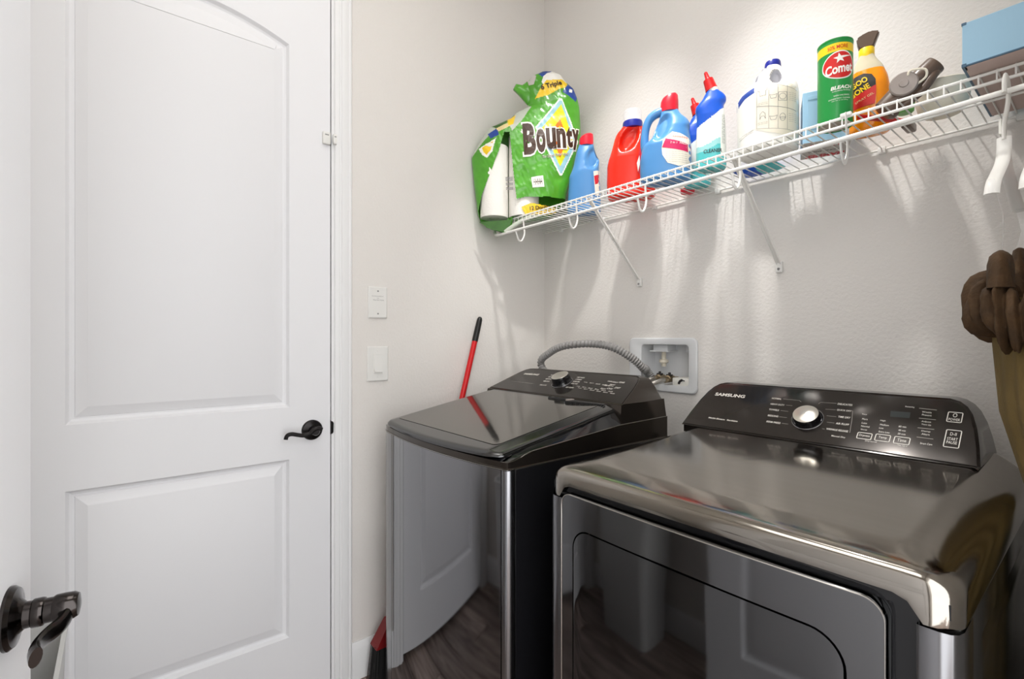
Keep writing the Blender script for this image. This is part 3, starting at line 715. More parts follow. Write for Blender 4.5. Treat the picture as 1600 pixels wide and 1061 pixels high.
bm = BM(); text(bm, 'BAKING SODA', .080, .008, sf, (0, -.010), PI, .03); t.part('black_lettering', bm, 'ink', smooth=0, world=False)

# --- scouring powder can
CR, CX, CY, CH = .0365, 1.306, -.247, .198
t = Thing('scouring_can', 'green cardboard can of scouring powder with yellow band at front of shelf', 'can', (CX, CY, ZB), 0.3088)
bm = BM(); n = 48
rows = [0, .004, .03, .06, .09, .12, .145, .1655, .1660, .186, .1865, CH-.003]
rings = [[(CR*math.cos(2*PI*k/n), CR*math.sin(2*PI*k/n), h) for k in range(n)] for h in rows]
loft(bm, rings, cap0=False, cap1=False)
for f in bm.faces:
    if .166 < f.calc_center_median().z < .1862: f.material_index = 1
t.part('tube', bm, ['comet', 'canyellow'], smooth=60, world=False)
bm = BM(); lathe(bm, [(CR+.0006, CH-.004), (CR+.0008, CH), (CR-.001, CH+.001), (CR-.002, CH-.002), (.003, CH-.002)], (0, 0, 0), 48); lathe(bm, [(CR-.004, .003), (CR-.001, .0025), (CR+.0006, 0), (CR+.0008, .003)], (0, 0, 0), 48, caps=False); t.part('rim', bm, 'comet', world=False)
bm = BM(); lathe(bm, [(CR-.001, .0022), (CR-.0012, .0030)], (0, 0, 0), 48); t.part('base_disc', bm, 'canend', world=False)
def cyl(off): return lambda s, h: ((CR+off)*math.sin(s/CR), -(CR+off)*math.cos(s/CR), h)
ov = [(.0335*math.cos(a*PI/24), .0305*math.sin(a*PI/24)*(1+.12*math.cos(a*PI/24))) for a in range(48)]
ox, oh = .008, .133
bm = BM(); fillpoly(bm, [(ox+x*1.08, oh+y*1.09) for x, y in ov], cyl(.0005), sub=.008); t.part('badge_border', bm, 'whiteprint', world=False)
bm = BM(); fillpoly(bm, [(ox+x, oh+y) for x, y in ov], cyl(.0010), sub=.008); t.part('badge', bm, 'canred', world=False)
bm = BM(); text(bm, 'Comet', .058, .023, cyl(.0015), (ox+.001, oh-.008), .12, .03, .15)
star = []
for k in range(10):
    r_ = .0125 if k % 2 == 0 else .0052; a = PI/2+k*PI/5+.15; star.append((ox+.001+r_*math.cos(a), oh+.0155+r_*math.sin(a)))
star[8] = (ox+.027, oh+.0215)
fillpoly(bm, star, cyl(.0015), sub=.008)
t.part('badge_lettering', bm, 'whiteprint', smooth=0, world=False)
bm = BM(); text(bm, '50% MORE', .042, .009, cyl(.0008), (.006, .1760), .03, .01); t.part('band_lettering', bm, 'canred', smooth=0, world=False)
bm = BM(); text(bm, 'BLEACH', .046, .0085, cyl(.0008), (.014, .080), .04, .03, .2); text(bm, 'SCOURING POWDER', .040, .0030, cyl(.0008), (.014, .072), .04); text(bm, 'WITH CHLORINOL', .034, .0030, cyl(.0008), (.014, .061), .04); text(bm, 'DISINFECTANT CLEANSER', .046, .0026, cyl(.0008), (.010, .054), .04); text(bm, 'NET WT 21 OZ (595 g)', .034, .0024, cyl(.0008), (.010, .049), .04)
t.part('lower_lettering', bm, 'whiteprint', smooth=0, world=False)

# --- orange spray bottle
t = bottle_at('spray_bottle', 'clear spray bottle of orange liquid with yellow collar and dark trigger head', 'bottle', 1.352, -.135, 0.2575)
pf = [(0.0,-0.049,0.0376),(0.0151,-0.049,0.0375),(0.0301,-0.0486,0.0373),(0.0452,-0.0481,0.0371),(0.0603,-0.0476,0.037),(0.0753,-0.0472,0.0365),(0.0904,-0.0467,0.0358),(0.1055,-0.0463,0.0351),(0.1206,-0.0444,0.0331),(0.1356,-0.0424,0.0304),(0.1507,-0.0405,0.0254),(0.1658,-0.0386,0.0195),(0.1808,-0.0345,0.01),(0.1959,-0.0277,0.0035)]
Hs = pf[-1][0]
shp = Shape(pf, lambda h: lerp([(0, .031), (.6*Hs, .031), (.85*Hs, .022), (Hs, .015)], h), 2.5)
lq = [(-0.0042,0.1538)]
bm = BM(); shp.body(bm, 70, 56, mfun=lambda x, y, z: 1 if z < lq[0][1] else 0); t.part('bottle', bm, ['clearbottle', 'orangeliq'], smooth=60, world=False)
cp = [(-0.0283,0.2005),(0.0042,0.1957),(-0.0277,0.2213),(0.0048,0.2178)]
cc = (cp[0][0]+cp[1][0])/2; cr = (cp[1][0]-cp[0][0])/2
bm = BM(); lathe(bm, [(cr, Hs-.006), (cr*1.02, Hs-.002), (cr*1.02, Hs+.016), (cr*.95, Hs+.018)], (cc, 0, 0), 32); t.part('collar', bm, 'canyellow', world=False)
bm = BM(); hd = [(-0.029,0.2201),(0.0035,0.2182),(0.015,0.2482),(-0.0042,0.2538),(-0.0237,0.249),(-0.033,0.2426),(-0.0316,0.2308)]
hd = [(cc-cr*.95, Hs+.017), (cc+cr*.90, Hs+.017), *[p for p in hd[2:]]]
loft(bm, [[(p[0]*k+cc*(1-k)*.0+(p[0]-p[0]*k), y, p[1]) for p in hd] for y, k in ((-.011, 1), (.011, 1))]); bmesh.ops.bevel(bm, geom=list(bm.edges), offset=.0035, segments=3, affect='EDGES')
t.part('trigger_head', bm, 'brownpl', world=False)
bm = BM(); fs = shp.front(.0008)
fillpoly(bm, [(-0.0477,0.127),(-0.037,0.1417),(-0.0172,0.1435),(-0.0016,0.1369),(0.0061,0.1218),(0.0074,0.0863),(0.0048,0.0616),(-0.0477,0.0568)], fs, sub=.008); t.part('label', bm, 'ink', world=False)
bm = BM(); fillpoly(bm, [(-0.047,0.086),(0.0071,0.1071),(0.0074,0.0863),(0.0048,0.0616),(-0.047,0.0566)], shp.front(.0013), sub=.008); t.part('label_flash', bm, 'canred', world=False)
bm = BM(); lt = [(-0.025,0.1217),(-0.025,0.1007),(-0.0463,0.1217),(-0.0029,0.1246)]
w_ = lt[3][0]-lt[2][0]
text(bm, 'GOO', w_*.80, .0155, shp.front(.0018), (lt[0][0]-.002, lt[0][1]), .36, .03); text(bm, 'GONE', w_*1.0, .0145, shp.front(.0018), (lt[1][0]-.001, lt[1][1]), .40, .03); t.part('lettering', bm, 'canyellow', smooth=0, world=False)
bm = BM(); lt = [(-0.0159,0.0803)]; text(bm, 'SPRAY GEL', .040, .0055, shp.front(.0018), (lt[0][0], lt[0][1]), .40); t.part('flash_lettering', bm, 'creamprint', smooth=0, world=False)

# --- dark brown hand vacuum lying across the shelf
va = Thing('hand_vacuum', 'dark brown hand vacuum with round grey motor disc leaning over shelf items', 'hand vacuum', (1.425, -.212, ZB), 0.2216)
Q = [(-0.0453,-0.0095),(-0.0263,0.006),(0.0061,0.0564),(0.0373,0.0878),(0.0482,0.094),(0.0696,0.102),(0.078,0.0906),(0.0095,0.0567),(0.0219,0.0672),(0.045,0.0781),(0.0038,0.009),(0.0373,0.0421),(0.0611,0.0655),(0.0643,0.0982)]
def axis_lathe(bm, a, b, prof, n=28):
    a, b = Vector(a), Vector(b); d = (b-a).normalized(); u = Vector((0, 1, 0)); v = d.cross(u).normalized(); L = (b-a).length
    loft(bm, [[a+d*(h*L)+u*(r*math.cos(2*PI*k/n))+v*(r*math.sin(2*PI*k/n)) for k in range(n)] for r, h in prof])
a = (Q[1][0]-.006, 0, Q[1][1]+.004); b = (Q[5][0]-.008, 0, Q[5][1]-.010)
bm = BM(); axis_lathe(bm, a, b, [(.020, 0), (.026, .04), (.029, .35), (.028, .58), (.0255, .62)]); va.part('body', bm, 'brownpl', world=False)
bm = BM(); axis_lathe(bm, a, b, [(.0215, .60), (.0215, .97), (.0205, 1.0), (.017, 1.0), (.016, .95)]); va.part('dust_tube', bm, 'brownpl', world=False)
bm = BM(); dc = (Q[2][0], -.0265, Q[2][1]-.003); lathe(bm, [(.026, 0), (.026, .006), (.0235, .0085), (.009, .009), (.008, .011), (.003, .0115)], dc, 36, Matrix(((1, 0, 0), (0, 0, -1), (0, 1, 0)))); va.part('motor_disc', bm, 'discgrey', world=False)
bm = BM(); tube(bm, smooth_path([(Q[7][0]+.004, -.034, Q[7][1]+.012), (Q[8][0]-.004, -.036, Q[8][1]+.010), (Q[8][0]+.020, -.034, Q[8][1]+.006), (Q[8][0]+.022, -.032, Q[8][1]-.010), (Q[8][0]+.008, -.030, Q[8][1]-.020)], 5), .0024, 8); va.part('cord_loop', bm, 'offwhite', world=False)
bm = BM(); tube(bm, smooth_path([(Q[10][0], -.01, Q[10][1]+.004), (Q[11][0], -.012, Q[11][1]-.006), (Q[12][0]-.004, -.01, Q[12][1]), (Q[12][0], 0, Q[12][1]+.008)], 5), .009, 12); va.part('handle', bm, 'brownpl', world=False)
bm = BM(); box(bm, (Q[4][0]-.010, -.008, Q[4][1]-.004), (Q[4][0]+.004, .008, Q[4][1]+.0035), .002); va.part('red_button', bm, 'redcap', world=False, label='red button')
t = Thing('brush_handle', 'red handled brush lying under the brown hand vacuum', 'brush', (1.39, -.18, ZB))
bm = BM(); tube(bm, smooth_path([(1.352, -.235, ZB+.012), (1.385, -.17, ZB+.014), (1.412, -.115, ZB+.014)], 5), .0062, 10); t.part('handle', bm, 'redhandle')
bm = BM(); box(bm, (1.404, -.118, ZB), (1.424, -.06, ZB+.02), .004); t.part('brush_head', bm, 'brownpl')
t = Thing('green_tub', 'little round green tub on the shelf under the vacuum handle', 'tub', (1.432, -.205, ZB))
bm = BM(); lathe(bm, [(.013, 0), (.0165, .003), (.018, .020), (.0185, .022), (.0175, .024)], (1.432, -.205, ZB), 28); t.part('tub', bm, 'greenpl')
# --- off-white scoop
t = Thing('plastic_scoop', 'off white rounded plastic scoop cup beside the big blue box', 'scoop', (1.483, -.125, ZB))
bm = BM(); lathe(bm, [(.020, 0), (.034, .003), (.043, .014), (.048, .035), (.050, .066), (.0515, .068), (.050, .070), (.0475, .066), (.045, .035), (.040, .016), (.010, .008)], (1.483, -.125, ZB), 40)
t.part('cup', bm, 'offwhite', smooth=60)
# --- big blue storage box overhanging the shelf edge
t = Thing('storage_box', 'big pale blue storage box overhanging the shelf front edge', 'box', (1.655, -.19, ZB))
X0, X1, Y0, Y1, H0 = 1.5515, 1.768, -.356, -.030, .083
bm = BM(); box(bm, (X0, Y0, ZB+.002), (X1, Y1, ZB+H0), .001, 1); t.part('carton', bm, 'boxblue', smooth=0)
bm = BM(); box(bm, (X0+.003, Y0+.003, ZB), (X1-.003, Y1-.003, ZB+.003), .0005, 1); t.part('underside', bm, 'boxunder', smooth=0)
bm = BM()
for a, b in (((X0-.0008, Y0-.0008, ZB+.0004), (X1+.0008, Y0+.003, ZB+.0032)), ((X0-.0008, Y0-.0008, ZB+.0004), (X0+.006, Y1+.0008, ZB+.0032)), ((X0-.0010, Y0-.0010, ZB+H0-.004), (X0+.006, Y0+.006, ZB+H0+.0008)), ((X0-.0008, Y0-.0012, ZB-.0), (X0+.006, Y0+.02, ZB+.006))): box(bm, a, b, .0004, 1)
t.part('edge_trim', bm, 'boxtrim', smooth=0)

# ------------------------------------------------------------------ towel pack in the corner
PX, PY = .17, -.24
pk = Thing('paper_towel_pack', 'opened green plastic pack of white paper towel rolls in the corner', 'paper towels', (PX, PY, ZB), 0.856)
rowpx = [(0.0539,0.6222),(0.0918,0.6214),(0.016,0.604),(0.1297,0.6017),(-0.0112,0.5773),(0.1486,0.5742),(-0.0166,0.5448),(0.1836,0.5411),(-0.0057,0.5039),(0.1998,0.5002),(-0.0112,0.4687),(0.2079,0.4649),(-0.0601,0.4451),(0.2106,0.4405),(-0.09,0.4184),(0.2119,0.4134),(-0.1745,0.3844),(0.2133,0.3782),(-0.1991,0.352),(0.2133,0.3457),(-0.221,0.3169),(0.2092,0.3106),(-0.2497,0.2655),(0.1998,0.2593),(-0.2484,0.2464),(0.1944,0.2405),(-0.2366,0.1328),(0.1634,0.1282),(-0.2278,0.0634),(0.1459,0.0596),(-0.221,0.0061),(0.108,0.0248),(-0.2101,-0.0294),(0.0593,-0.0019),(-0.1855,-0.046),(-0.0166,-0.0311),(-0.1173,-0.0629),(-0.0846,-0.0577)]
LR = [(( rowpx[2*i][1]+rowpx[2*i+1][1])/2, rowpx[2*i][0], rowpx[2*i+1][0]) for i in range(len(rowpx)//2)]
LR.sort(); PB, PT = LR[0][0], LR[-1][0]
def ends(h): return lerp([(r[0], r[1]) for r in LR], h), lerp([(r[0], r[2]) for r in LR], h)
def thick(h): return .062*max(0, min(1, (h-PB)/.04))**.5*lerp([(PB, 1), (.30, 1), (.50, .62), (PT-.02, .35), (PT, .05)], h)
def pfront(s, h, off=0., sgn=-1, k=1.):
    l, r = ends(h); u = min(1, max(0, (s-l)/max(r-l, 1e-5))); e = max(0, 1-abs(2*u-1)**2.6)**.5
    wr = .0028*noise.noise((s*26, h*30, 0))+.0022*noise.noise((s*70+h*40, h*30-s*25, 3.3))+.004*noise.noise((s*9-h*13, h*5, 7))
    y = sgn*(thick(h)*e*k+wr*e)
    return (s, y-off if sgn < 0 else y+off, h)
polys = [   # painted in order, later over earlier; (material index, outline)
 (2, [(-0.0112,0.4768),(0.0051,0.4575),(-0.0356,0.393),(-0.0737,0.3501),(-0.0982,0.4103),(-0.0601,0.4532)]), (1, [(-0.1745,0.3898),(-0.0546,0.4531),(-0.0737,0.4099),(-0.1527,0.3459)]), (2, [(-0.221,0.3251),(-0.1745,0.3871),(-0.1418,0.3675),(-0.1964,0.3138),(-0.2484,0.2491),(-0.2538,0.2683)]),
 (7, [(-0.1773,0.3463),(-0.1363,0.3674),(-0.1282,0.3373),(-0.1636,0.3215)]), (9, [(-0.1418,0.3675),(-0.0764,0.3937),(-0.0818,0.372),(-0.1309,0.351)]), (4, [(-0.0955,0.4103),(-0.0601,0.426),(-0.0682,0.3799),(-0.09,0.3721)]),
 (8, [(-0.2155,0.2841),(-0.1418,0.3212),(-0.1554,0.2669),(-0.1773,0.24),(-0.1991,0.2539)]), (4, [(-0.2019,0.2867),(-0.1527,0.3105),(-0.1636,0.2698),(-0.18,0.2537),(-0.1937,0.2647)]),
 (10, [(-0.1064,0.3479),(-0.1282,0.2693),(-0.1636,0.1799),(-0.2019,0.0904),(-0.2183,0.0252),(-0.2101,-0.0267),(-0.1173,-0.0656),(-0.0166,-0.0311),(0.0458,-0.0126),(0.1567,0.027),(0.1567,0.0758),(0.108,0.0736),(0.0729,0.0753),(-0.022,0.0722),(-0.0546,0.0644),(-0.0682,0.1787),(-0.0846,0.3448)]),
 (4, [(-0.0356,0.0316),(0.0051,0.0475),(0.108,0.0329),(0.1107,0.0166),(0.0458,-0.0018),(-0.0166,-0.0039)]),
 (8, [(0.1324,0.4851),(0.1216,0.4853),(0.0214,0.3622),(0.1216,0.1656),(0.1324,0.1654),(0.2025,0.3107)]), (5, [(0.1324,0.477),(0.1229,0.4772),(0.0295,0.3621),(0.1243,0.1737),(0.1324,0.1736),(0.1944,0.3108)]), (6, [(0.1297,0.4608),(0.0485,0.3591),(0.1243,0.2007),(0.1809,0.3137)]),
 (11, [(0.1243,0.4013),(0.0864,0.3395),(0.1243,0.2333),(0.154,0.3195)]), (4, [(0.1243,0.3715),(0.1026,0.3393),(0.1243,0.2712),(0.1405,0.3224)]),
 (8, [(0.0485,0.5626),(0.0593,0.6031),(0.0918,0.6241),(0.127,0.6045),(0.1513,0.5796),(0.1567,0.5416),(0.0593,0.5434)]),
 (4, [(0.0214,0.4925),(0.0404,0.5302),(0.0675,0.5704),(0.1378,0.5772),(0.1567,0.5578),(0.1513,0.539),(0.1189,0.5287),(0.0756,0.5024)]),
 (7, [(0.0349,0.6036),(0.062,0.6275),(0.0945,0.6214),(0.0512,0.587)]), (7, [(0.1594,0.5551),(0.2052,0.5325),(0.1917,0.4787),(0.1351,0.5176)]), (8, [(0.1648,0.5333),(0.1782,0.5331),(0.1755,0.5169),(0.1621,0.5198)]),
]
bb = []
for mi, pg in polys:
    xs = [p[0] for p in pg]; ys = [p[1] for p in pg]; bb.append((min(xs), max(xs), min(ys), max(ys)))
def pmat(s, h):
    k = 0
    for (mi, pg), (a, b, c, d) in zip(polys, bb):
        if a <= s <= b and c <= h <= d and inpoly((s, h), pg): k = mi
    return k
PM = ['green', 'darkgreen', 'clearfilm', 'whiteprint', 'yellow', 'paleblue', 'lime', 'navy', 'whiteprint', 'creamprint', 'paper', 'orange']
NU, NV = 170, 230
def pg_(u, v, sgn, k=1.):
    h = PB+(PT-PB)*v; l, r = ends(h); q = pfront(l+(r-l)*u, h, 0, sgn, k)
    y_ = min(q[1], (PX+.647*q[0]-.008)/.762); wy = PY+.762*q[0]+.647*y_
    return (q[0], y_, max(q[2], .0015) if wy > -.312 else q[2])
def mf(u, v):
    h = PB+(PT-PB)*v; l, r = ends(h); k = pmat(l+(r-l)*u, h); return -1 if k == 10 else k
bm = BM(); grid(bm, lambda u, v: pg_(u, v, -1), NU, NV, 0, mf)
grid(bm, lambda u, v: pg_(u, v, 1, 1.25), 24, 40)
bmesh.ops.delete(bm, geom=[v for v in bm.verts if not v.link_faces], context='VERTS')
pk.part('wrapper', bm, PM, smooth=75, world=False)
# rolls that show through the torn side
rl = [(-0.1527,0.1117),(-0.0302,0.1103),(-0.1527,-0.0217),(-0.0302,-0.0119),(-0.2183,0.0579),(-0.0846,0.0565),(0.0458,0.0552)]
for k, (s, r_, y_) in enumerate(((rl[0][0]-.0, .060, .008), (rl[1][0]+.004, .064, .006))):
    bm = BM(); h0 = max(.002, rl[2+k][1]); h1 = h0+(.30, .345)[k]
    lathe(bm, [(.021, h0+.002), (r_*.8, h0+.003), (r_*.985, h0), (r_, h0+.006), (r_, h1-.006), (r_*.985, h1), (.021, h1-.002), (.021, h1-.02)], (s, y_, 0), 48)
    rr_ = pk.part('paper_roll', bm, 'paper', world=False, smooth=50)
    bm = BM(); lathe(bm, [(.021, h0+.001), (.0195, h0+.001), (.0195, h0+.10), (.021, h0+.10)], (s, y_, 0), 28, caps=False); pk.part('cardboard_core', bm, 'canend', rr_, world=False)
# loose clear film and the tail of the torn top
bm = BM(); tl = [(0.0214,0.517),(-0.0057,0.474),(-0.0438,0.5182),(-0.071,0.5459),(-0.0601,0.5674),(-0.0329,0.5614),(-0.0112,0.5773)]
cen = (sum(p[0] for p in tl)/len(tl), sum(p[1] for p in tl)/len(tl))
loft(bm, [[(p[0]+(cen[0]-p[0])*k, y_, p[1]+(cen[1]-p[1])*k) for p in tl] for y_, k in ((-.020, .45), (-.014, .12), (-.006, 0), (.004, 0), (.012, .3))]); pk.part('torn_tail', bm, 'green', world=False, smooth=50)
bm = BM(); fl_ = [(-0.0057,0.474),(0.0268,0.5169),(0.0268,0.449),(-0.0356,0.393)]; fillpoly(bm, fl_, lambda s, h: (s, -.006+.004*noise.noise((s*40, h*40, 1)), h)); pk.part('clear_flap', bm, 'film', world=False)
bm = BM(); bt = [(-0.2073,-0.0267),(-0.1445,-0.0382),(-0.0764,-0.0578),(-0.1036,-0.0684),(-0.12,-0.0683),(-0.1582,-0.0544),(0.0187,0.0012),(-0.0356,-0.0255),(-0.0846,-0.055)]
tube(bm, smooth_path([(bt[6][0], -.052, bt[6][1]), (bt[7][0], -.056, bt[7][1]), (bt[8][0], -.050, bt[8][1]), (bt[3][0], -.045, bt[3][1])], 6), .011, 10, flat=(.8, .45)); pk.part('film_fold', bm, 'clearfilm', world=False, smooth=60)
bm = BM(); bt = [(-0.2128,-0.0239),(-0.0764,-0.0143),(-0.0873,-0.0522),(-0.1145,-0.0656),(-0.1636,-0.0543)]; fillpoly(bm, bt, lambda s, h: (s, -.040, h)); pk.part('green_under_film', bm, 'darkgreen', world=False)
# lettering on the wrapper
def onp(off): return lambda s, h: pfront(s, h, off)
def word(s, px, w, hgt, mats, ang, bold, out=0, shear=0.):
    pass
L = [(-0.0247,0.314),(0.2079,0.3187),(0.0485,0.2343),(0.1621,0.2571),(0.0458,0.5355),(0.1351,0.5582),(0.0918,0.2988),(0.0377,0.1313),(0.0268,0.0283)]
def letters(bm, off, grow):
    xs = [(-0.0288,0.3168),(0.0241,0.316),(0.0255,0.316),(0.0648,0.3154),(0.0661,0.3154),(0.108,0.3148),(0.1094,0.3148),(0.1486,0.3142),(0.1499,0.3142),(0.1769,0.3138),(0.1755,0.3138),(0.2065,0.3133)]
    hs = [(-0.022,0.3792),(-0.022,0.2461),(0.0322,0.3566),(0.0322,0.2535),(0.0729,0.3587),(0.0729,0.2692),(0.1134,0.3581),(0.1134,0.2768),(0.154,0.3683),(0.154,0.2816),(0.1836,0.3597),(0.1836,0.2758)]
    for i, chr_ in enumerate('Bounty'):
        x0, x1 = xs[2*i][0], xs[2*i+1][0]; h1, h0 = hs[2*i][1], hs[2*i+1][1]
        text(bm, chr_, (x1-x0)*(1+grow)*.98, (h1-h0)*(1+grow*.6), onp(off), ((x0+x1)/2, (h0+h1)/2), .06, (.045 if grow == 0 else .10))
bm = BM(); letters(bm, .0022, .20); pk.part('brand_outline', bm, 'whiteprint', world=False, smooth=0)
bm = BM(); letters(bm, .0034, 0); pk.part('brand_lettering', bm, 'brown', world=False, smooth=0)
bm = BM(); text(bm, 'The Quicker Picker Upper', L[3][0]-L[2][0], .014, onp(.0030), ((L[2][0]+L[3][0])/2, (L[2][1]+L[3][1])/2), .18, .05); pk.part('slogan_outline', bm, 'whiteprint', world=False, smooth=0)
bm = BM(); text(bm, 'The Quicker Picker Upper', L[3][0]-L[2][0], .012, onp(.0038), ((L[2][0]+L[3][0])/2, (L[2][1]+L[3][1])/2), .18, .0); text(bm, '6 Triple', L[5][0]-L[4][0], .030, onp(.0022), ((L[4][0]+L[5][0])/2-.001, (L[4][1]+L[5][1])/2), .26, .03)
text(bm, '12 Double', .085, .016, onp(.0022), (L[8][0]+.015, L[8][1]+.002), .12, .02); pk.part('dark_lettering', bm, 'brown', world=False, smooth=0)
bm = BM(); pg = [(0.0051,0.1534),(0.0539,0.1609),(0.0593,0.1148),(0.0105,0.1099)]; fillpoly(bm, pg, onp(.0015)); pk.part('small_label', bm, 'whiteprint', world=False)
bm = BM(); c_ = (sum(p[0] for p in pg)/4, sum(p[1] for p in pg)/4); text(bm, 'HHHH', .036, .026, onp(.0026), c_, .1); pk.part('label_lettering', bm, 'brown', world=False, smooth=0)
bm = BM(); bc = [(-0.1009,0.1546),(-0.071,0.157),(-0.0982,0.1002),(-0.0682,0.1053)]
for k in range(9):
    t0 = k/9; h = bc[0][1]+(bc[2][1]-bc[0][1])*t0; a = bc[0][0]+(bc[2][0]-bc[0][0])*t0; b = bc[1][0]+(bc[3][0]-bc[1][0])*t0
    if k in (3, 6): continue
    fillpoly(bm, [(a, h), (b, h+.001), (b, h-.0025), (a, h-.0035)], lambda s, hh: (s, -.0625, hh))
pk.part('barcode', bm, 'greyink', world=False)
bm = BM(); bc = [(-0.0166,0.5693),(0.016,0.6012),(0.0268,0.5929),(0.016,0.5551),(-0.0112,0.5556)]; fillpoly(bm, bc, onp(.0018)); pk.part('grey_patch', bm, 'greycard', world=False)

# ------------------------------------------------------------------ washing machine
wa = Thing('washing_machine', 'top loading black stainless washing machine in the corner with domed console', 'washing machine', (.49, -.56, 0))
WX0, WX1, WYB = .147, .833, -.235
def bow(x): return -.889-.030*max(0, 1-((x-.49)/.325)**2)
bm = BM(); box(bm, (WX0+.002, -.862, .025), (WX1-.001, WYB, .9185), .004, 2); wa.part('cabinet', bm, 'blackgloss')
for fx in (.19, .79):
    for fy in (-.82, -.28): bm = BM(); lathe(bm, [(.022, 0), (.022, .012), (.012, .014), (.012, .030)], (fx, fy, 0), 16); wa.part('foot', bm, 'black')
bm = BM(); grid(bm, lambda u, v: (.2385+(.812-.2385)*u, bow(.2385+(.812-.2385)*u), .035+(.9165-.035)*v), 48, 8); wa.part('front_panel', bm, 'brushed', smooth=80)
cornL = [(.147, -.835), (.1475, -.862), (.151, -.876), (.159, -.8845), (.172, -.890), (.190, -.8942), (.212, -.8980), (.236, bow(.236))]
cornR = [(.8145, bow(.8145)+.0004), (.821, -.8885), (.827, -.8860), (.8312, -.8815), (.833, -.873), (.833, -.862)]
for cr_ in (cornL, cornR):
    bm = BM(); loft(bm, [[(x, y, z) for x, y in cr_] for z in (.035, .9165)], False, False, closed=False); wa.part('corner_post', bm, 'brushed_edge', smooth=60)
# outline of the top, seen from above
def outl(d=0.):
    f = [(x, bow(x)+d) for x in [.20+.61*k/26 for k in range(27)]]
    o = [(WX0+d, WYB-d), (WX0+d, -.845), (.151+d, -.876+d*.6), (.159+d*.7, -.8845+d), (.176+d*.5, -.891+d)]+f+[(.821-d*.7, -.8885+d), (.8305-d, -.8825+d*.8), (WX1-d, -.865+d*.3), (WX1-d, -.80), (WX1-d, -.70), (WX1-d, -.60), (WX1-d, -.50), (WX1-d, -.40), (WX1-d, -.30), (WX1-d, WYB-d)]
    return o
def rim_z(y): return lerp([(-.93, .9365), (-.872, .9365), (-.845, .9440), (-.822, .9535), (-.47, .9815), (-.2, .985)], y)
def lid_z(y): return .957+(y+.895)*.175
O = outl()
bm = BM(); loft(bm, [[(x, y, .9195) for x, y in O], [(x, y, .9210) for x, y in outl(-.0012)], [(x, y, .9225) for x, y in O], [(x, y, rim_z(y)) for x, y in O], [(x, y, rim_z(y)+.0008) for x, y in outl(.004)]], cap1=True)
wa.part('top_cover', bm, 'shell', smooth=30)
bm = BM()
I0, I1 = outl(.002), outl(.036)
loft(bm, [[(x, y, rim_z(y)) for x, y in I0], [(x, y, (.941 if y < -.86 else max(rim_z(y)+.004, lid_z(y)-.016))) for x, y in I1]], False, True); wa.part('deck', bm, 'blackgloss', smooth=30)
# bright seam under the top cover
bm = BM(); tube(bm, [(x, y, .9188) for x, y in outl(-.0006)], .0012, 6); tube(bm, [(WX1+.0002, y, rim_z(y)) for y in (-.845, -.835, -.815, -.7, -.6, -.47, -.36, -.24)], .0008, 6); wa.part('seam_strip', bm, 'seam')
# lid
LX0, LX1, LYB = .172, .803, -.452
def lid_front(x): 
    e = min(x-LX0, LX1-x); c = .030 if e > .04 else .030*(1-(1-e/.04)**2)**.5
    return bow(x)+.026-c+.0
def lid_surf(u, v, dz=0.):
    x = LX0+(LX1-LX0)*u; yf = lid_front(x); y = yf+(LYB-yf)*v
    d = min(x-LX0, LX1-x, (y-yf)*1.0)
    z = lid_z(y)+dz-.007*max(0, 1-d/.012)**2
    if LX1-x < .045: z -= .010*(1-(LX1-x)/.045)
    if x-LX0 < .03: z -= .004*(1-(x-LX0)/.03)
    return (x, y, z)
def us(u): return .5-.5*math.cos(PI*u)*(1+.0)
bm = BM(); grid(bm, lambda u, v: lid_surf(us(u), v**1.6), 64, 36)
grid(bm, lambda u, v: (lambda p: (p[0], p[1], lid_z(p[1])-.013))(lid_surf(us(u), v**1.6)), 64, 36)
rim = [e for e in bm.edges if e.is_boundary]
bmesh.ops.bridge_loops(bm, edges=rim) if False else None
bm2 = BM(); N_ = 64
def side(f):
    grid(bm, lambda u, v: (lambda p: (p[0], p[1], p[2]*(1-v)+(lid_z(p[1])-.013)*v))(f(u)), 64, 1)
side(lambda u: lid_surf(us(u), 0)); side(lambda u: lid_surf(us(u), 1)); side(lambda u: lid_surf(0, u**1.6)); side(lambda u: lid_surf(1, u**1.6))
bm2.free(); bmesh.ops.remove_doubles(bm, verts=bm.verts, dist=.0003)
lid = wa.part('lid', bm, 'lidframe', smooth=40)
bm = BM(); g = rrect(.200, .757, -.862, -.470, .02, 6)
def lidpt(x, y): return (x, y, lid_z(y)+.0010)
vs = [bm.verts.new(lidpt(x, y)) for x, y in [(x, max(y, bow(x)+.034)) for x, y in g]]; bm.faces.new(vs); bmesh.ops.triangulate(bm, faces=bm.faces)
wa.part('lid_glass', bm, 'lidglass', lid, smooth=0)
bm = BM(); box(bm, (.535, -.478, lid_z(-.47)-.002), (.618, -.452, lid_z(-.46)+.0035), .002); wa.part('hinge_cover', bm, 'black', lid)
bm = BM(); box(bm, (.618, -.478, lid_z(-.47)-.002), (.634, -.452, lid_z(-.46)+.004), .002); wa.part('hinge_clip', bm, 'discgrey', lid)
for k in range(22):
    x = .638+.0062*k; ln = .030*(1-(k/22)**1.4)+.008
    bm = BM(); box(bm, (x, -.462-ln, lid_z(-.462-ln)+.0006), (x+.0031, -.462, lid_z(-.462)+.0016), .0004, 1)
    if k == 0: bm0 = None
    wa.part('grille_slat', bm, 'black', lid, smooth=0)
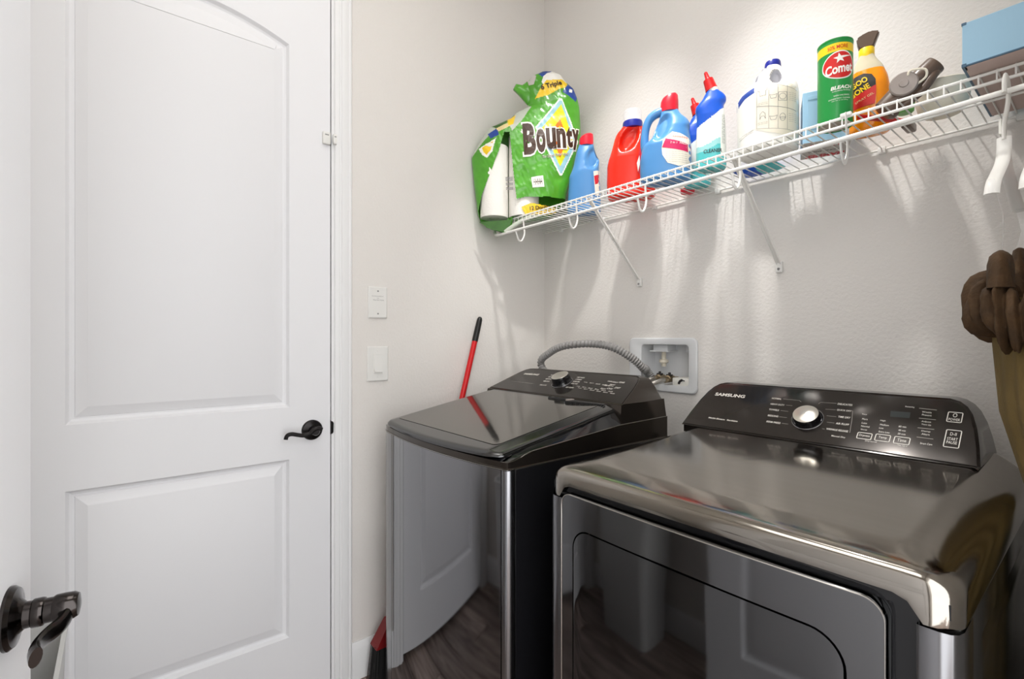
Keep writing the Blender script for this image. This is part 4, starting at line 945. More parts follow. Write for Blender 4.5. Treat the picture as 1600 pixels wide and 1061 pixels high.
# console
def console(th, x0, x1, yf, z0, yt, H, yb, ins, shell, panel, back_drop=.05):
    """a prism with a sloping control face; end outline given by ins = [(inset, height fraction)]"""
    out = [(x0+i, h) for i, h in ins]+[(x1-i, h) for i, h in reversed(ins)]
    fp = lambda x, t, o=0.: (x, yf+(yt-yf)*t-o*H/math.hypot(H, yt-yf), z0+H*t+o*(yt-yf)/math.hypot(H, yt-yf))
    bm = BM()
    cx = (x0+x1)/2
    def sh_(p, k): return (cx+(p[0]-cx)*(1-k/(x1-x0)*2), p[1])
    front = [fp(x, t) for x, t in out]
    fr2 = [(x, y+.0025, z+.002) for x, y, z in front]
    back = [(x, yb-.012, z0+H*t+.001) for x, t in out]; back2 = [(cx+(x-cx)*.985, yb, z0+H*t*.90-.0) for x, t in out]
    low = [(cx+(x-cx)*.985, yb, z0-back_drop) for x, t in out]
    loft(bm, [front, fr2, back, back2], cap0=True, cap1=True); th.part('console', bm, shell, smooth=25)
    # glossy control panel set into the face
    bm = BM(); off = offset([(x, t*math.hypot(H, yt-yf)) for x, t in out][::-1], .004)
    L = math.hypot(H, yt-yf)
    loft(bm, [[fp(x, s/L, -.001) for x, s in off], [fp(x, s/L, .0012) for x, s in off], [fp(x, s/L, .0016) for x, s in offset(off, .001)]], cap0=False); p = th.part('control_panel', bm, panel, smooth=20)
    return fp, p
INSW = [(0, 0), (.010, .22), (.024, .55), (.038, .80), (.050, .92), (.066, .985), (.085, 1)]
wfp, wpan = console(wa, .158, .822, -.445, 1.036, -.285, .073, -.240, INSW, 'shell', 'panelgloss')
# rear body under the console
bm = BM()
pr = [(.149, .978), (.153, 1.000), (.158, 1.0355), (.8225, 1.0355), (.828, 1.000), (.832, .978)]
loft(bm, [[(x, -.452 if z > 1.01 else -.462, z) for x, z in pr], [(x, WYB-.002, z+(.004 if z > 1 else 0)) for x, z in pr]]); wa.part('console_base', bm, 'shell', smooth=20)
bm = BM(); tube(bm, [(.75, WYB+.02, .955), (.80, WYB+.02, .955)], .01, 10); wa.part('rear_fitting', bm, 'black')
def onw(off): return lambda s, t: wfp(s, t/.17584, off)
LW = .17584
def wp(p): return (p[0], p[1]*LW)
def wtext(bm, s, a, b, h, off=.0022, bold=0.):
    a, b = wp(a), wp(b); text(bm, s, abs(b[0]-a[0]), h, onw(off), ((a[0]+b[0])/2, (a[1]+b[1])/2), math.atan2(b[1]-a[1], b[0]-a[0])*.4, bold)
bm = BM(); wtext(bm, 'SAMSUNG', (0.2373,0.7223), (0.3225,0.7503), .0125, bold=.03); wa.part('brand_lettering', bm, 'silver', wpan, smooth=0)
bm = BM(); wtext(bm, 'Vibration Reduction Technology+', (0.2253,0.3594), (0.3638,0.3467), .0065); wa.part('tagline', bm, 'dimprint', wpan, smooth=0)
kb = wp((0.488,0.5104)); kf = .036
AK = Matrix(((1, 0, 0), (0, (-.285+.445)/LW, -.073/LW), (0, .073/LW, (-.285+.445)/LW)))
def knob(th, fp, kb, L, AKm, r0, r1, hgt, pan):
    c = Vector(fp(kb[0], kb[1]/L, .0014))
    bm = BM(); lathe(bm, [(r0, 0), (r0, .0018), (r0-.0018, .0026), (r0-.003, .0018), (r0-.003, 0)], c, 48, AKm, caps=False); th.part('knob_ring', bm, 'drypost', pan)
    bm = BM(); lathe(bm, [(r0-.003, 0), (r1*1.13, .002), (r1*1.06, hgt*.55), (r1*1.03, hgt*.9), (r1, hgt)], c, 48, AKm)
    k = th.part('knob', bm, 'blackgloss', pan)
    for j in range(40):
        a = 2*PI*j/40
    bm = BM(); lathe(bm, [(r1, hgt*.92), (r1, hgt), (r1*.97, hgt*1.03), (.0005, hgt*1.035)], (0, 0, 0), 48)
    o = finish(bm, 'knob_face', 'knob', k); o.matrix_basis = th.inv @ Matrix.Translation(c) @ AKm.to_4x4()
knob(wa, wfp, kb, LW, AK, .040, .0315, .030, wpan)
bm = BM()
names = ['NORMAL', 'HEAVY DUTY', 'BEDDING', 'PERM PRESS', 'DELICATES']
LP = [((0.3859,0.7707), (0.4086,0.781)), ((0.387,0.6814), (0.4126,0.6946)), ((0.3889,0.5877), (0.419,0.6055)), ((0.3933,0.4914), (0.4231,0.5101)), ((0.4012,0.3363), (0.4354,0.3384))]
RP = [((0.5228,0.766), (0.5569,0.775)), ((0.5284,0.6776), (0.557,0.692)), ((0.5313,0.5883), (0.56,0.6012)), ((0.5337,0.5025), (0.5636,0.5175)), ((0.5328,0.3501), (0.5678,0.3614))]
bm.free()
for s, (a, b) in zip(names+['DEEP WASH', 'ACTIVEWEAR', 'RINSE+SPIN', 'QUICK WASH', 'SELF CLEAN'], LP+RP):
    bm = BM(); wtext(bm, s, a, b, .0075, bold=.01); wa.part('cycle_lettering', bm, 'silver', wpan, smooth=0)
bm = BM()
for i, (a, n_) in enumerate((((0.5861,0.6068), 5), ((0.594,0.3754), 6), ((0.5783,0.4398), 6))):
    a = wp(a)
    for k in range(n_):
        x = a[0]+.030*k; text(bm, ('Temp', 'Spin', 'Soil', 'Rinse', 'Extra', 'Soak')[k], .018, .0055, onw(.0022), (x, a[1]-.006*k*.35-.001*i))
for (a, s) in (((0.6816,0.7129), 'Delay'), ((0.7039,0.7058), 'Smart'), ((0.7289,0.7142), 'POWER'), ((0.688,0.5645), 'Fabric'), ((0.704,0.6041), 'Signal'), ((0.6888,0.4395), 'Steam'), ((0.7124,0.4618), 'Child'), ((0.7371,0.5099), 'START')):
    a = wp(a); text(bm, s, .021, .009, onw(.0022), a)
wa.part('button_lettering', bm, 'silver', wpan, smooth=0)

# ------------------------------------------------------------------ dryer
dr = Thing('clothes_dryer', 'front loading black stainless clothes dryer beside the washing machine', 'dryer', (1.282, -.48, 0))
DX0, DX1, DF, DB = .939, 1.625, -.852, -.12
bm = BM(); box(bm, (DX0+.002, DF+.02, .025), (DX1-.002, DB, .900), .006, 2); dr.part('cabinet', bm, 'dryside')
for fx in (.985, 1.58):
    for fy in (-.80, -.17): bm = BM(); lathe(bm, [(.022, 0), (.022, .012), (.012, .014), (.012, .030)], (fx, fy, 0), 16); dr.part('foot', bm, 'black')
# side panel embossing
bm = BM(); r0 = rrect(-.74, -.20, .15, .84, .05, 5); r1 = rrect(-.725, -.215, .165, .825, .045, 5)
loft(bm, [[(DX1-.003, y, z) for y, z in r0], [(DX1+.001, y, z) for y, z in r1]]); dr.part('side_panel', bm, 'dryside', smooth=20)
# front posts (left and right) rounded round the corner, with black recess
for sx, x0, xi in ((1, DX0, .9780), (-1, DX1, 1.5845)):
    cr_ = [(xi, DF+.012), (xi, DF+.0015), (xi-sx*.003, DF), (x0+sx*.020, DF), (x0+sx*.009, DF+.003), (x0+sx*.003, DF+.010), (x0, DF+.022), (x0, DF+.075)]
    bm = BM(); loft(bm, [[(x, y, z) for x, y in cr_] for z in (.05, .8860)], False, False, closed=False); dr.part('front_post', bm, 'drypost', smooth=60)
bm = BM(); box(bm, (.976, DF+.014, .05), (1.587, DF+.022, .915)); dr.part('door_recess', bm, 'blackgloss', smooth=0)
# door
def bowd(x): return DF-.006-.008*(1-((x-1.272)/.29)**2)
DXa, DXb, DZa, DZb = .984, 1.5575, .30, .9035
def dgrid(bm, pts_fn, nu, nv): grid(bm, pts_fn, nu, nv)
ol = rrect(DXa, DXb, DZa, DZb, .028, 8)
bm = BM()
def D3(p, o=0.): return (p[0], bowd(p[0])-o, p[1])
def dense(pts, step=.02):
    out = []
    for i in range(len(pts)):
        a, b = pts[i-1], pts[i]; L = math.hypot(b[0]-a[0], b[1]-a[1]); n_ = max(1, int(L/step))
        for k in range(n_): out.append((a[0]+(b[0]-a[0])*k/n_, a[1]+(b[1]-a[1])*k/n_))
    return out
od = dense(ol)
win = dense(rrect(1.020, 1.515, .335, .838, .045, 8))
def dloop(pts, o): return [bm.verts.new(D3(p, o)) for p in pts]
def ring(a, b):
    for i in range(len(a)): bm.faces.new((a[i], a[(i+1) % len(a)], b[(i+1) % len(a)], b[i]))
A0 = [bm.verts.new((p[0], DF+.013, p[1])) for p in od]; A1 = dloop(od, -.003); ring(A0, A1)
A2 = dloop(offset(od, .0025), 0); ring(A1, A2)
Wd = dloop(win, 0)
ea = [bm.edges.get((A2[i], A2[(i+1) % len(A2)])) for i in range(len(A2))]; ew = [bm.edges.new((Wd[i], Wd[(i+1) % len(Wd)])) for i in range(len(Wd))]
bmesh.ops.triangle_fill(bm, use_beauty=True, edges=ea+ew)
W1 = dloop(offset(win, .0012), -.003); ring(Wd, W1)
door = dr.part('door', bm, 'dryfront', smooth=40)
bm = BM()
wi = offset(win, .0030)
x0, x1 = 1.0235, 1.5115
rows = []
# window built as strips across so it follows the bow
xs = [x0+(x1-x0)*k/40 for k in range(41)]
zr = lambda x: (lambda e: .042*(1-(1-min(1, e/.042))**2)**.5 if e < .042 else .042)(min(x-x0, x1-x))
grid(bm, lambda u, v: (lambda x: (lambda lo, hi: D3((x, lo+(hi-lo)*v), .0004+.0012*min(1, 8*min(v, 1-v, u, 1-u))))(.338+.042-zr(x), .835-.042+zr(x)))(x0+(x1-x0)*us(u)), 60, 12)
dr.part('door_window', bm, 'drywin', door, smooth=80)
bm = BM(); tube(bm, [D3(p, .0004) for p in offset(od, .002)]+[D3(offset(od, .002)[0], .0004)], .0011, 6, False); dr.part('door_edge', bm, 'seam', door)
# top cover
def ringo(d): return rrect(DX0+d, DX1-d, DF+d, DB-.02, max(.012, .034-d), 8)
def densey(pts): return dense(pts, .015)
base = dense(ringo(0), .015); 
def inset_ring(d):
    # same point count: move each base point inward toward the middle rectangle
    out = []
    for x, y in base:
        sx = 1-2*d/(DX1-DX0); nx = (DX0+DX1)/2+(x-(DX0+DX1)/2)*sx
        ny = DB-.02+(y-(DB-.02))*(1-d/abs(DB-.02-DF)); out.append((nx, ny))
    return out
def slope(y): return .058*max(0, (y-DF-.06))
def zlow(x, y):
    if y > DF+.035: return .8885
    e = min(x-DX0, DX1-x); return .8885 if e < .036 else (.8885+.027*min(1, (e-.036)/.018)**.7 if e < .054 else .9155)
bm = BM()
prof_t = [(0, None), (-.0006, .012), (0, .925), (.0018, .9330), (.005, .9390), (.010, .9440), (.016, .9472), (.024, .9497), (.036, .9525), (.050, .9553), (.062, .9575), (.067, .9581), (.072, .9582)]
rings = []
for d, z in prof_t:
    rr_ = inset_ring(d)
    if z is None: rings.append([(x, y, zlow(x, y)) for x, y in rr_])
    elif z < .1: rings.append([(x, y, zlow(x, y)+z*.5) for x, y in rr_])
    else: rings.append([(x, y, z+slope(y)*min(1, .35+d*12)) for x, y in rr_])
loft(bm, rings, cap0=False, cap1=True); dr.part('top_cover', bm, 'drytop', smooth=50)
bm = BM(); box(bm, (DX0+.01, DF+.008, .900), (DX1-.01, DB-.03, .918)); dr.part('gap_filler', bm, 'blackgloss', smooth=0)
INSD = [(0, 0), (.006, .28), (.014, .55), (.024, .76), (.034, .88), (.047, .96), (.064, 1)]
dfp, dpan = console(dr, .947, 1.574, -.335, .985, -.205, .115, -.125, INSD, 'dryshell', 'panelgloss')
bm = BM(); loft(bm, [[(.95, -.330, .95), (.95, -.330, .987), (1.571, -.330, .987), (1.571, -.330, .95)], [(.95, -.13, .95), (.95, -.13, .99), (1.571, -.13, .99), (1.571, -.13, .95)]]); dr.part('console_base', bm, 'shell', smooth=0)
LD = math.hypot(.115, .13)
def ond(off): return lambda s, t: dfp(s, t/LD, off)
def dp(p): return (p[0], p[1]*LD)
def dtext(bm, s, a, b, h, off=.0022, bold=0., sh_=0.):
    a, b = dp(a), dp(b); text(bm, s, abs(b[0]-a[0]), h, ond(off), ((a[0]+b[0])/2, (a[1]+b[1])/2), 0, bold, sh_)
bm = BM(); dtext(bm, 'SAMSUNG', (0.998,0.7226), (1.0849,0.7265), .0115, bold=.03); dr.part('brand_lettering', bm, 'silver', dpan, smooth=0)
bm = BM(); dtext(bm, 'Multi-Steam  Sanitize', (1.0156,0.2066), (1.098,0.2), .0050, bold=.02); dr.part('tagline', bm, 'silver', dpan, smooth=0)
bm = BM()
for s, a, b in (('NORMAL', (1.1558,0.7444), (1.1802,0.7425)), ('HEAVY DUTY', (1.1592,0.6247), (1.1934,0.6264)), ('TOWELS', (1.1614,0.5129), (1.186,0.5151)), ('BEDDING', (1.1653,0.3916), (1.1908,0.3966)), ('PERM PRESS', (1.1686,0.272), (1.2024,0.2753)),
                ('DELICATES', (1.3092,0.7542), (1.3396,0.7427)), ('QUICK DRY', (1.3121,0.6341), (1.3423,0.6372)), ('TIME DRY', (1.3196,0.5149), (1.3444,0.5155)), ('AIR FLUFF', (1.3201,0.3916), (1.3464,0.3962)), ('WRINKLE RELEASE', (1.305,0.2765), (1.349,0.2799)), ('Manual Dry', (1.3202,0.1678), (1.3478,0.1669))):
    bm = BM(); dtext(bm, s, a, b, .0056, bold=.01); dr.part('cycle_lettering', bm, 'silver', dpan, smooth=0)
bm = BM()
def dline(pts, w=.0007):
    q = [Vector((dp(p)[0], dp(p)[1], 0)) for p in pts]
    for a, b in zip(q, q[1:]):
        d = (b-a).normalized(); n_ = Vector((-d.y, d.x, 0))*w/2
        V = [bm.verts.new(ond(.0020)(v.x, v.y)) for v in (a+n_, a-n_, b-n_, b+n_)]; bm.faces.new(V)
for pts in ([(1.1838,0.7493), (1.2226,0.7488), (1.2293,0.7213)], [(1.197,0.6321), (1.2125,0.632)], [(1.1899,0.5159), (1.2087,0.5122)], [(1.1926,0.392), (1.2119,0.3916)], [(1.2058,0.2762), (1.2209,0.2759)],
            [(1.2684,0.7145), (1.2719,0.749), (1.3064,0.7557)], [(1.2878,0.6272), (1.3094,0.6341)], [(1.2956,0.5098), (1.3158,0.5112)], [(1.3012,0.3956), (1.3167,0.394)], [(1.2966,0.2695), (1.302,0.2696)], [(1.3439,0.6505), (1.3487,0.4849), (1.3529,0.2618)]): dline(pts)
dr.part('leader_lines', bm, 'dimprint', dpan, smooth=0)
kc = dp((1.258,0.4123))
AKD = Matrix(((1, 0, 0), (0, .13/LD, -.115/LD), (0, .115/LD, .13/LD)))
knob(dr, dfp, kc, LD, AKD, .0355, .0280, .019, dpan)
# framed touch buttons
def frame(pts, w=.0014, r=.003, lab=(), name='button'):
    (a, b, c, d) = [dp(p) for p in pts]
    xa, xb = (a[0]+d[0])/2, (b[0]+c[0])/2; ya, yb = (c[1]+d[1])/2, (a[1]+b[1])/2
    global bm
    bm = BM(); o_ = rrect(xa, xb, ya, yb, r, 4); i_ = rrect(xa+w, xb-w, ya+w, yb-w, max(r-w, .0008), 4)
    f_ = ond(.0022); g_ = ond(.0016)
    V = loft(bm, [[g_(*p) for p in o_], [f_(*p) for p in o_], [f_(*p) for p in i_], [g_(*p) for p in i_]], False, False)
    fr = dr.part(name, bm, 'silver', dpan, smooth=0)
    bm = BM()
    for s, fx, fy, fw, fh in lab: text(bm, s, (xb-xa)*fw, (yb-ya)*fh, f_, (xa+(xb-xa)*fx, ya+(yb-ya)*fy))
    dr.part('button_lettering', bm, 'silver', fr, smooth=0)
frame([(1.3662,0.2881), (1.3942,0.2982), (1.3972,0.1939), (1.3693,0.1764)], lab=(('Dryness', .5, .52, .72, .42),), name='touch_button')
frame([(1.4,0.2995), (1.4275,0.3046), (1.4298,0.192), (1.4022,0.1841)], lab=(('Temp', .5, .52, .55, .42),), name='touch_button')
frame([(1.4334,0.2957), (1.4616,0.3033), (1.4632,0.188), (1.4358,0.1788)], lab=(('Time', .5, .52, .55, .42),), name='touch_button')
frame([(1.5106,0.7844), (1.5348,0.7855), (1.5364,0.6223), (1.5122,0.6178)], lab=(('O', .5, .68, .28, .38), ('POWER', .5, .26, .74, .24)), name='power_button')
frame([(1.5128,0.5003), (1.5378,0.503), (1.5407,0.2344), (1.5168,0.2272)], lab=(('D-II', .5, .76, .40, .17), ('START', .5, .48, .66, .16), ('PAUSE', .5, .28, .66, .16)), name='start_button')
bm = BM()
for s, a, b in (('Very', (1.3639,0.6042), (1.3739,0.602)), ('More', (1.3675,0.521), (1.378,0.5222)), ('Normal', (1.3701,0.3987), (1.3859,0.3989)), ('Less', (1.3693,0.4543), (1.3792,0.4533)), ('Damp', (1.3717,0.3388), (1.3831,0.3405)),
                ('High', (1.4019,0.5271), (1.4114,0.5255)), ('Medium', (1.4034,0.4619), (1.4193,0.4568)), ('Low', (1.4037,0.4016), (1.4118,0.4018)), ('Extra Low', (1.405,0.3431), (1.4247,0.3386)),
                ('60 min', (1.4368,0.4614), (1.45,0.465)), ('40 min', (1.438,0.4017), (1.4507,0.4021)), ('20 min', (1.4386,0.344), (1.4518,0.3456)), ('Dry Level', (1.386,0.1589), (1.4069,0.1635)), ('Time Adjust', (1.4431,0.1572), (1.4601,0.1639)), ('Remaining', (1.4386,0.809), (1.4546,0.8002)),
                ('Wrinkle', (1.4694,0.7415), (1.4855,0.74)), ('Prevent', (1.4706,0.6935), (1.4867,0.6926)), ('Adjust', (1.4724,0.5823), (1.4883,0.5828)), ('Time Up', (1.4736,0.5358), (1.4895,0.5317)), ('Damp', (1.4764,0.4289), (1.491,0.4299)), ('Alert', (1.4775,0.3837), (1.491,0.3841)), ('Smart Care', (1.4792,0.2384), (1.4986,0.24))):
    bm = BM(); dtext(bm, s, a, b, .0048); dr.part('option_lettering', bm, 'silver', dpan, smooth=0)
bm = BM()
for pts in ([(1.463,0.7986), (1.4928,0.792)], [(1.4668,0.6325), (1.495,0.6317)], [(1.4688,0.4748), (1.496,0.4767)], [(1.4711,0.3269), (1.4981,0.3249)]): dline(pts, .0012)
dr.part('divider_lines', bm, 'dimprint', dpan, smooth=0)
bm = BM(); q = [dp(p) for p in ((1.415,0.7088), (1.4503,0.7129), (1.4514,0.6151), (1.4169,0.609))]; f_ = ond(.0021); bm.faces.new([bm.verts.new(f_(*p)) for p in q]); dr.part('display', bm, 'lcd', dpan, smooth=0)


# ------------------------------------------------------------------ outlet box and hoses
ob = Thing('washer_outlet_box', 'white plastic recessed washer outlet box in the back wall', 'outlet box', (.655, 0, 1.13))
bm = BM(); o0 = rrect(.508, .8025, 1.033, 1.2355, .022, 6); i0 = rrect(.566, .770, 1.0600, 1.2100, .014, 6)
loft(bm, [[(x, -.0005, z) for x, z in o0], [(x, -.006, z) for x, z in o0], [(x, -.009, z) for x, z in rrect(.512, .7985, 1.037, 1.2315, .019, 6)], [(x, -.009, z) for x, z in rrect(.562, .774, 1.056, 1.214, .017, 6)], [(x, -.007, z) for x, z in i0], [(x, .08, z) for x, z in rrect(.568, .768, 1.062, 1.208, .013, 6)]], cap0=False, cap1=True)
ob.part('box', bm, 'boxwhite', smooth=30)
bm = BM(); box(bm, (.600, .02, 1.185), (.665, .078, 1.2085), .003); box(bm, (.590, .012, 1.182), (.672, .078, 1.187), .001, 1); ob.part('hammer_arrestor_mount', bm, 'boxwhite')
bm = BM(); lathe(bm, [(.0085, 0), (.0085, -.030), (.017, -.032), (.018, -.042), (.010, -.046), (.009, -.058)], (.632, .045, 1.183), 24); ob.part('plastic_valve', bm, 'offwhite')
bm = BM(); box(bm, (.735, .03, 1.180), (.768, .079, 1.2085), .004); ob.part('corner_boss', bm, 'boxwhite')
bm = BM(); box(bm, (.700, -.004, 1.0595), (.7695, .075, 1.088), .004); ob.part('knockout_ledge', bm, 'whiteprint')
bm = BM(); tube(bm, smooth_path([(.728, -.005, 1.066), (.733, -.0055, 1.076), (.742, -.0055, 1.081), (.752, -.0055, 1.079)], 5), [.002]+[.0045]*10+[.002]*5, 8); ob.part('knockout_hole', bm, 'ink')
hosepath = lambda pts: smooth_path(pts, 16)
# two supply valves with their hoses
for k, (vx, vz, lab, col) in enumerate(((.640, 1.084, 'braided supply hose on the outlet box valve nearer the corner', 'black'), (.682, 1.082, 'braided supply hose on the outlet box valve nearer the dryer', 'black'))):
    t = Thing('supply_hose', lab, 'hose', (vx, -.02, vz))
    bm = BM(); lathe(bm, [(.007, -.03), (.007, 0), (.0125, .002), (.0125, .016), (.010, .020), (.0135, .022), (.0135, .036), (.009, .038)], (vx, .03, vz), 18, Matrix(((1, 0, 0), (0, 0, -1), (0, 1, 0)))); t.part('valve_body', bm, 'brass')
    bm = BM(); box(bm, (vx-.012, .002, vz+.011), (vx+.012, .012, vz+.017), .002); box(bm, (vx-.004, .003, vz+.008), (vx+.004, .011, vz+.024), .002); t.part('valve_handle', bm, 'ink')
    bm = BM(); lathe(bm, [(.0115, 0), (.0115, .020), (.009, .024)], (vx, -.004, vz-.002), 12, Matrix(((1, 0, 0), (0, 0, -1), (0, 1, 0)))); t.part('coupling', bm, 'brass')
    bm = BM(); tube(bm, hosepath([(vx, -.025, vz-.002), (vx-.006, -.050, vz-.006), (vx-.020, -.085, vz-.022), (vx-.030, -.110, vz-.06), (vx-.036, -.125, vz-.14), (vx-.04, -.13, vz-.3)]), .0085, 14); t.part('hose', bm, 'steelhose')
# grey corrugated drain hose
t = Thing('drain_hose', 'grey corrugated drain hose arching from washer to the outlet box', 'hose', (.42, -.10, 1.05))
pts = smooth_path([(.2, -.150, .80), (.225, -.165, 1.02), (0.1555,-0.165,1.1243), (0.203,-0.16,1.1699), (0.2783,-0.15,1.2009), (0.4031,-0.13,1.2123), (0.4968,-0.105,1.2003), (0.5616,-0.07,1.1615), (0.5948,-0.035,1.1199), (.575, .008, 1.112), (.585, .035, 1.075)], 28)
bm = BM(); tube(bm, pts, [(.0122, .0148, .0166, .0148)[i % 4] for i in range(len(pts))], 14); t.part('hose', bm, 'hose', smooth=20)

# ------------------------------------------------------------------ broom between washer and wall
T0 = Vector((0.028,-0.3989,1.3205)); T1 = Vector((0.052,-0.5021,1.0023)); dirv = (T1-T0)/(T1.z-T0.z)
at = lambda z: T0+dirv*(z-T0.z)
t = Thing('broom', 'red handled broom leaning in the gap between washing machine and wall', 'broom', tuple(at(.0)))
bm = BM(); tube(bm, [at(T0.z-.095), at(.21)], .0115, 16); t.part('handle', bm, 'redhandle')
bm = BM(); tube(bm, [at(T0.z+.004), at(T0.z+.001), at(T0.z-.008), at(T0.z-.03), at(T0.z-.095), at(T0.z-.10)], [.005, .009, .0118, .0125, .0130, .0122], 16); t.part('grip', bm, 'black', label='black rubber grip')
hx, hy = at(.1).x, at(.1).y
bm = BM()
hx = .075
loft(bm, [[(hx-.022, hy-.05, .215), (hx+.022, hy-.05, .215), (hx+.022, hy+.04, .24), (hx-.022, hy+.04, .24)], [(hx-.028, hy-.100, .135), (hx+.028, hy-.100, .135), (hx+.028, hy+.10, .135), (hx-.028, hy+.10, .135)]]); t.part('head', bm, 'shadedred', smooth=0)
bm = BM(); random.seed(3)
for k in range(340):
    x = hx+random.uniform(-.026, .026); y = hy+random.uniform(-.098, .098); z0 = .14
    e = Vector((x+(x-hx)*.5+random.uniform(-.004, .004), y+(y-hy+.05)*.18-.004, .003+random.uniform(0, .012)))
    tube(bm, [(x, y, z0), e], .0017, 3)
o = t.part('bristles', bm, 'bristle', smooth=0); o['kind'] = 'stuff'

# ------------------------------------------------------------------ hangers and garment
def hanger(name, lab, hx, tilt, tag):
    t = Thing(name, lab, 'hanger', (hx, -.33, 1.6835), 0, 'white plastic hangers on the bar')
    bm = BM()
    hk = smooth_path([(hx, -.372, 1.668), (hx, -.372, 1.684), (hx, -.362, 1.697), (hx, -.345, 1.7005), (hx, -.328, 1.697), (hx, -.318, 1.684), (hx-.002, -.316, 1.66), (hx-.006, -.318, 1.63), (hx-.006, -.318, 1.60)], 6)
    tube(bm, hk, .0095, 12, flat=(.38, 1.05)); t.part('hook', bm, 'wire', smooth=50)
    bm = BM()
    tube(bm, smooth_path([(hx-.006, -.318, 1.605), (hx-.006, -.322, 1.578), (hx-.006, -.345, 1.552), (hx-.007, -.390, 1.523), (hx-.008, -.425, 1.500), (hx-.009, -.436, 1.478)], 6), [.0085]*40, 12, flat=(1.2, .5))
    tube(bm, smooth_path([(hx-.006, -.318, 1.585), (hx-.006, -.305, 1.560), (hx-.004, -.260, 1.532), (hx-.002, -.205, 1.508), (hx, -.175, 1.490)], 6), .0080, 12, flat=(1.2, .5)); t.part('shoulder_arm', bm, 'wire', smooth=50)
    if tag:
        bm = BM(); box(bm, (hx-.013, -.3215, 1.612), (hx-.0095, -.3025, 1.640), .0006, 1); t.part('size_tag', bm, 'whiteprint')
        bm = BM(); box(bm, (hx-.0130, -.442, 1.4795), (hx-.0040, -.430, 1.504), .002); t.part('clear_clip', bm, 'film')
    return t
h1 = hanger('clothes_hanger', 'white plastic hanger with size tag holding the brown garment', 1.610, 0, True)
h2_ = hanger('clothes_hanger', 'second white plastic hanger behind the tagged one', 1.652, 0, False)
bm = BM(); box(bm, (1.6465, -.33, 1.452), (1.655, -.30, 1.490), .004); box(bm, (1.648, -.322, 1.486), (1.653, -.310, 1.56), .001); h2_.part('red_clip', bm, 'redcap', label='red clip')
ga = Thing('hanging_garment', 'brown velvety garment with gathered collar hanging beside the dryer', 'garment', (1.675, -.31, .25))
def fold(a, z, s): return 1+s*(.10*math.sin(5*a+1.5+z*1.2)+.07*math.sin(9*a+z*2.1)+.05*math.sin(13*a-z*3))
def grings(rows, s, n=96):
    R = []
    for z, cx, cy, rx, ry in rows:
        R.append([(cx+rx*math.cos(2*PI*k/n)*fold(2*PI*k/n, z, s), cy+ry*math.sin(2*PI*k/n)*fold(2*PI*k/n, z, s*.5), z) for k in range(n)])
    return R
def dn(rows, m=5):
    out = []
    for a, b in zip(rows, rows[1:]):
        for k in range(m): out.append(tuple(p+(q-p)*k/m for p, q in zip(a, b)))
    return out+[rows[-1]]
bm = BM(); loft(bm, grings(dn([(1.30, 1.645, -.33, .045, .105), (1.22, 1.656, -.33, .055, .125), (1.10, 1.667, -.33, .058, .135), (.96, 1.694, -.33, .052, .145), (.7, 1.700, -.33, .054, .150), (.45, 1.702, -.33, .056, .155), (.25, 1.704, -.33, .057, .158)]), 1.0)); ga.part('skirt', bm, 'olive', smooth=70)
# gathered collar: a soft pleated roll wound round the top of the skirt
def collar(u, v):
    a = 2*PI*u; b = 2*PI*v
    pl = 1+.20*math.sin(22*a+2*math.sin(3*a)+.8*math.sin(b))+.10*math.sin(41*a+1.5*math.sin(b))+.35*noise.noise((4*math.cos(a), 4*math.sin(a), 1.5*math.sin(b)))
    R_ = 1+.05*math.sin(3*a+.6)
    r = .031*pl*(1+.25*math.sin(2*a+1))
    cx, cy = .050*R_, .122*R_
    z = 1.290+.014*math.sin(2*a+2.2)+.010*math.sin(5*a)+1.25*r*math.sin(b)*(1 if math.sin(b) > 0 else 1.25+.4*math.sin(3*a))
    return (1.640+(cx+r*math.cos(b)*.85)*math.cos(a), -.335+(cy+r*math.cos(b))*math.sin(a), z)
bm = BM(); grid(bm, collar, 300, 22); bmesh.ops.remove_doubles(bm, verts=bm.verts, dist=.0002); ga.part('gathered_collar', bm, 'velvet', smooth=80)
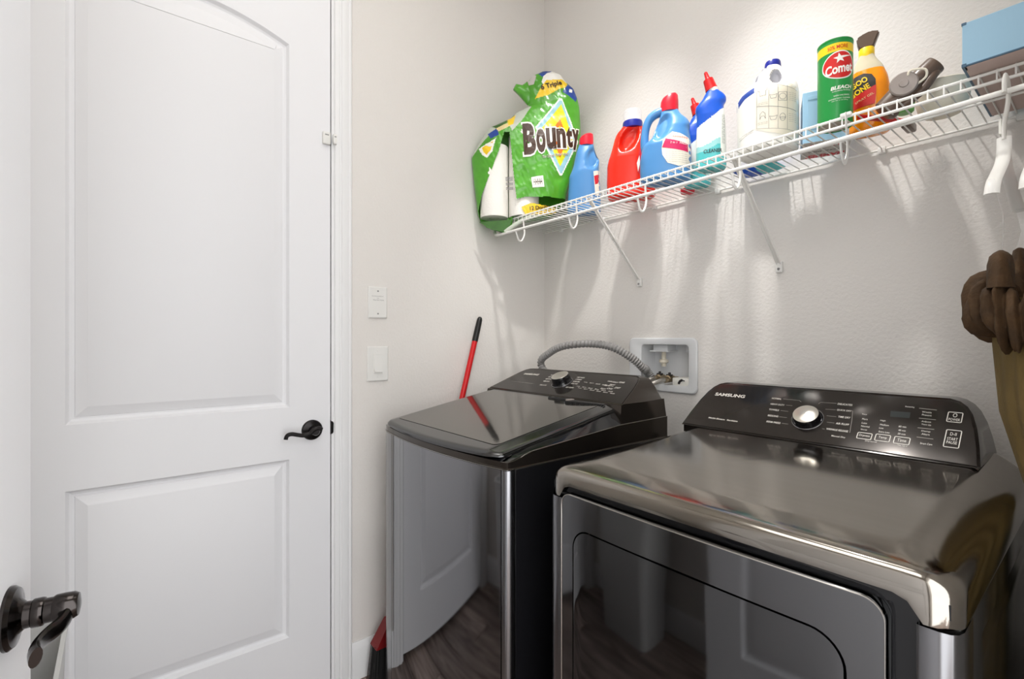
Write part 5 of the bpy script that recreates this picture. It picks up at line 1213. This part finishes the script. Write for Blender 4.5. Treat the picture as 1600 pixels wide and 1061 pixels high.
for cy, cx, z1 in ((-.435, 1.612, 1.380), (-.275, 1.620, 1.402)):
    bm = BM(); R = []
    for z, k in ((1.315, 1.15), (1.335, 1.05), (1.355, .95), (1.37, .78), (z1-.004, .5), (z1, .18)):
        R.append([(cx+.016*k*math.cos(2*PI*j/28)*(1+.12*math.sin(4*2*PI*j/28+z*60)), cy+.040*k*math.sin(2*PI*j/28), z) for j in range(28)])
    loft(bm, R); ga.part('shoulder_tab', bm, 'velvet', smooth=70)
for (y0, y1, x0, z0) in ((-.430, -.432, 1.603, 1.49), (-.185, -.265, 1.612, 1.495)):
    bm = BM(); tube(bm, [(x0, y0, z0), (x0+.012, (y0+y1)/2, 1.44), (1.614, y1, 1.37)], .006, 8, flat=(.15, 1)); ga.part('clear_strap', bm, 'film', smooth=60)

# ------------------------------------------------------------------ tapered bin by the front wall, seen mirrored in the dryer door
t = Thing('waste_bin', 'tall white tapered bin mirrored in the dryer door', 'bin', (.42, -1.80, 0))
bm = BM(); R = []
for z, k in ((0, .80), (.004, .82), (.58, 1.0), (.60, 1.0), (.603, 1.04), (.612, 1.04), (.612, .97), (.03, .78)):
    R.append([(.42+x*k, -1.80+y*k, z) for x, y in rrect(-.17, .17, -.11, .11, .04, 5)])
loft(bm, R, True, True); t.part('bin', bm, 'binwhite', smooth=30)
bm = BM(); lathe(bm, [(.02, 0), (.02, .002)], (.46, -1.6905, .545), 20, Matrix(((1, 0, 0), (0, 0, 1), (0, -1, 0)))); t.part('hand_hole', bm, 'ink')

# ceiling fixture out of frame, mirrored in the dryer control panel
t = Thing('ceiling_light', 'white rectangular ceiling light above the machines, mirrored in the dryer panel', 'ceiling light', (1.0, -.525, HC))
bm = BM(); box(bm, (.735, -.625, HC-.022), (1.265, -.425, HC-.0005), .004); t.part('frame', bm, 'whitepl')
bm = BM(); box(bm, (.745, -.615, HC-.034), (1.255, -.435, HC-.021), .008, 3); t.part('diffuser', bm, 'diffuser')


# ------------------------------------------------------------------ done
bpy.context.view_layer.update()
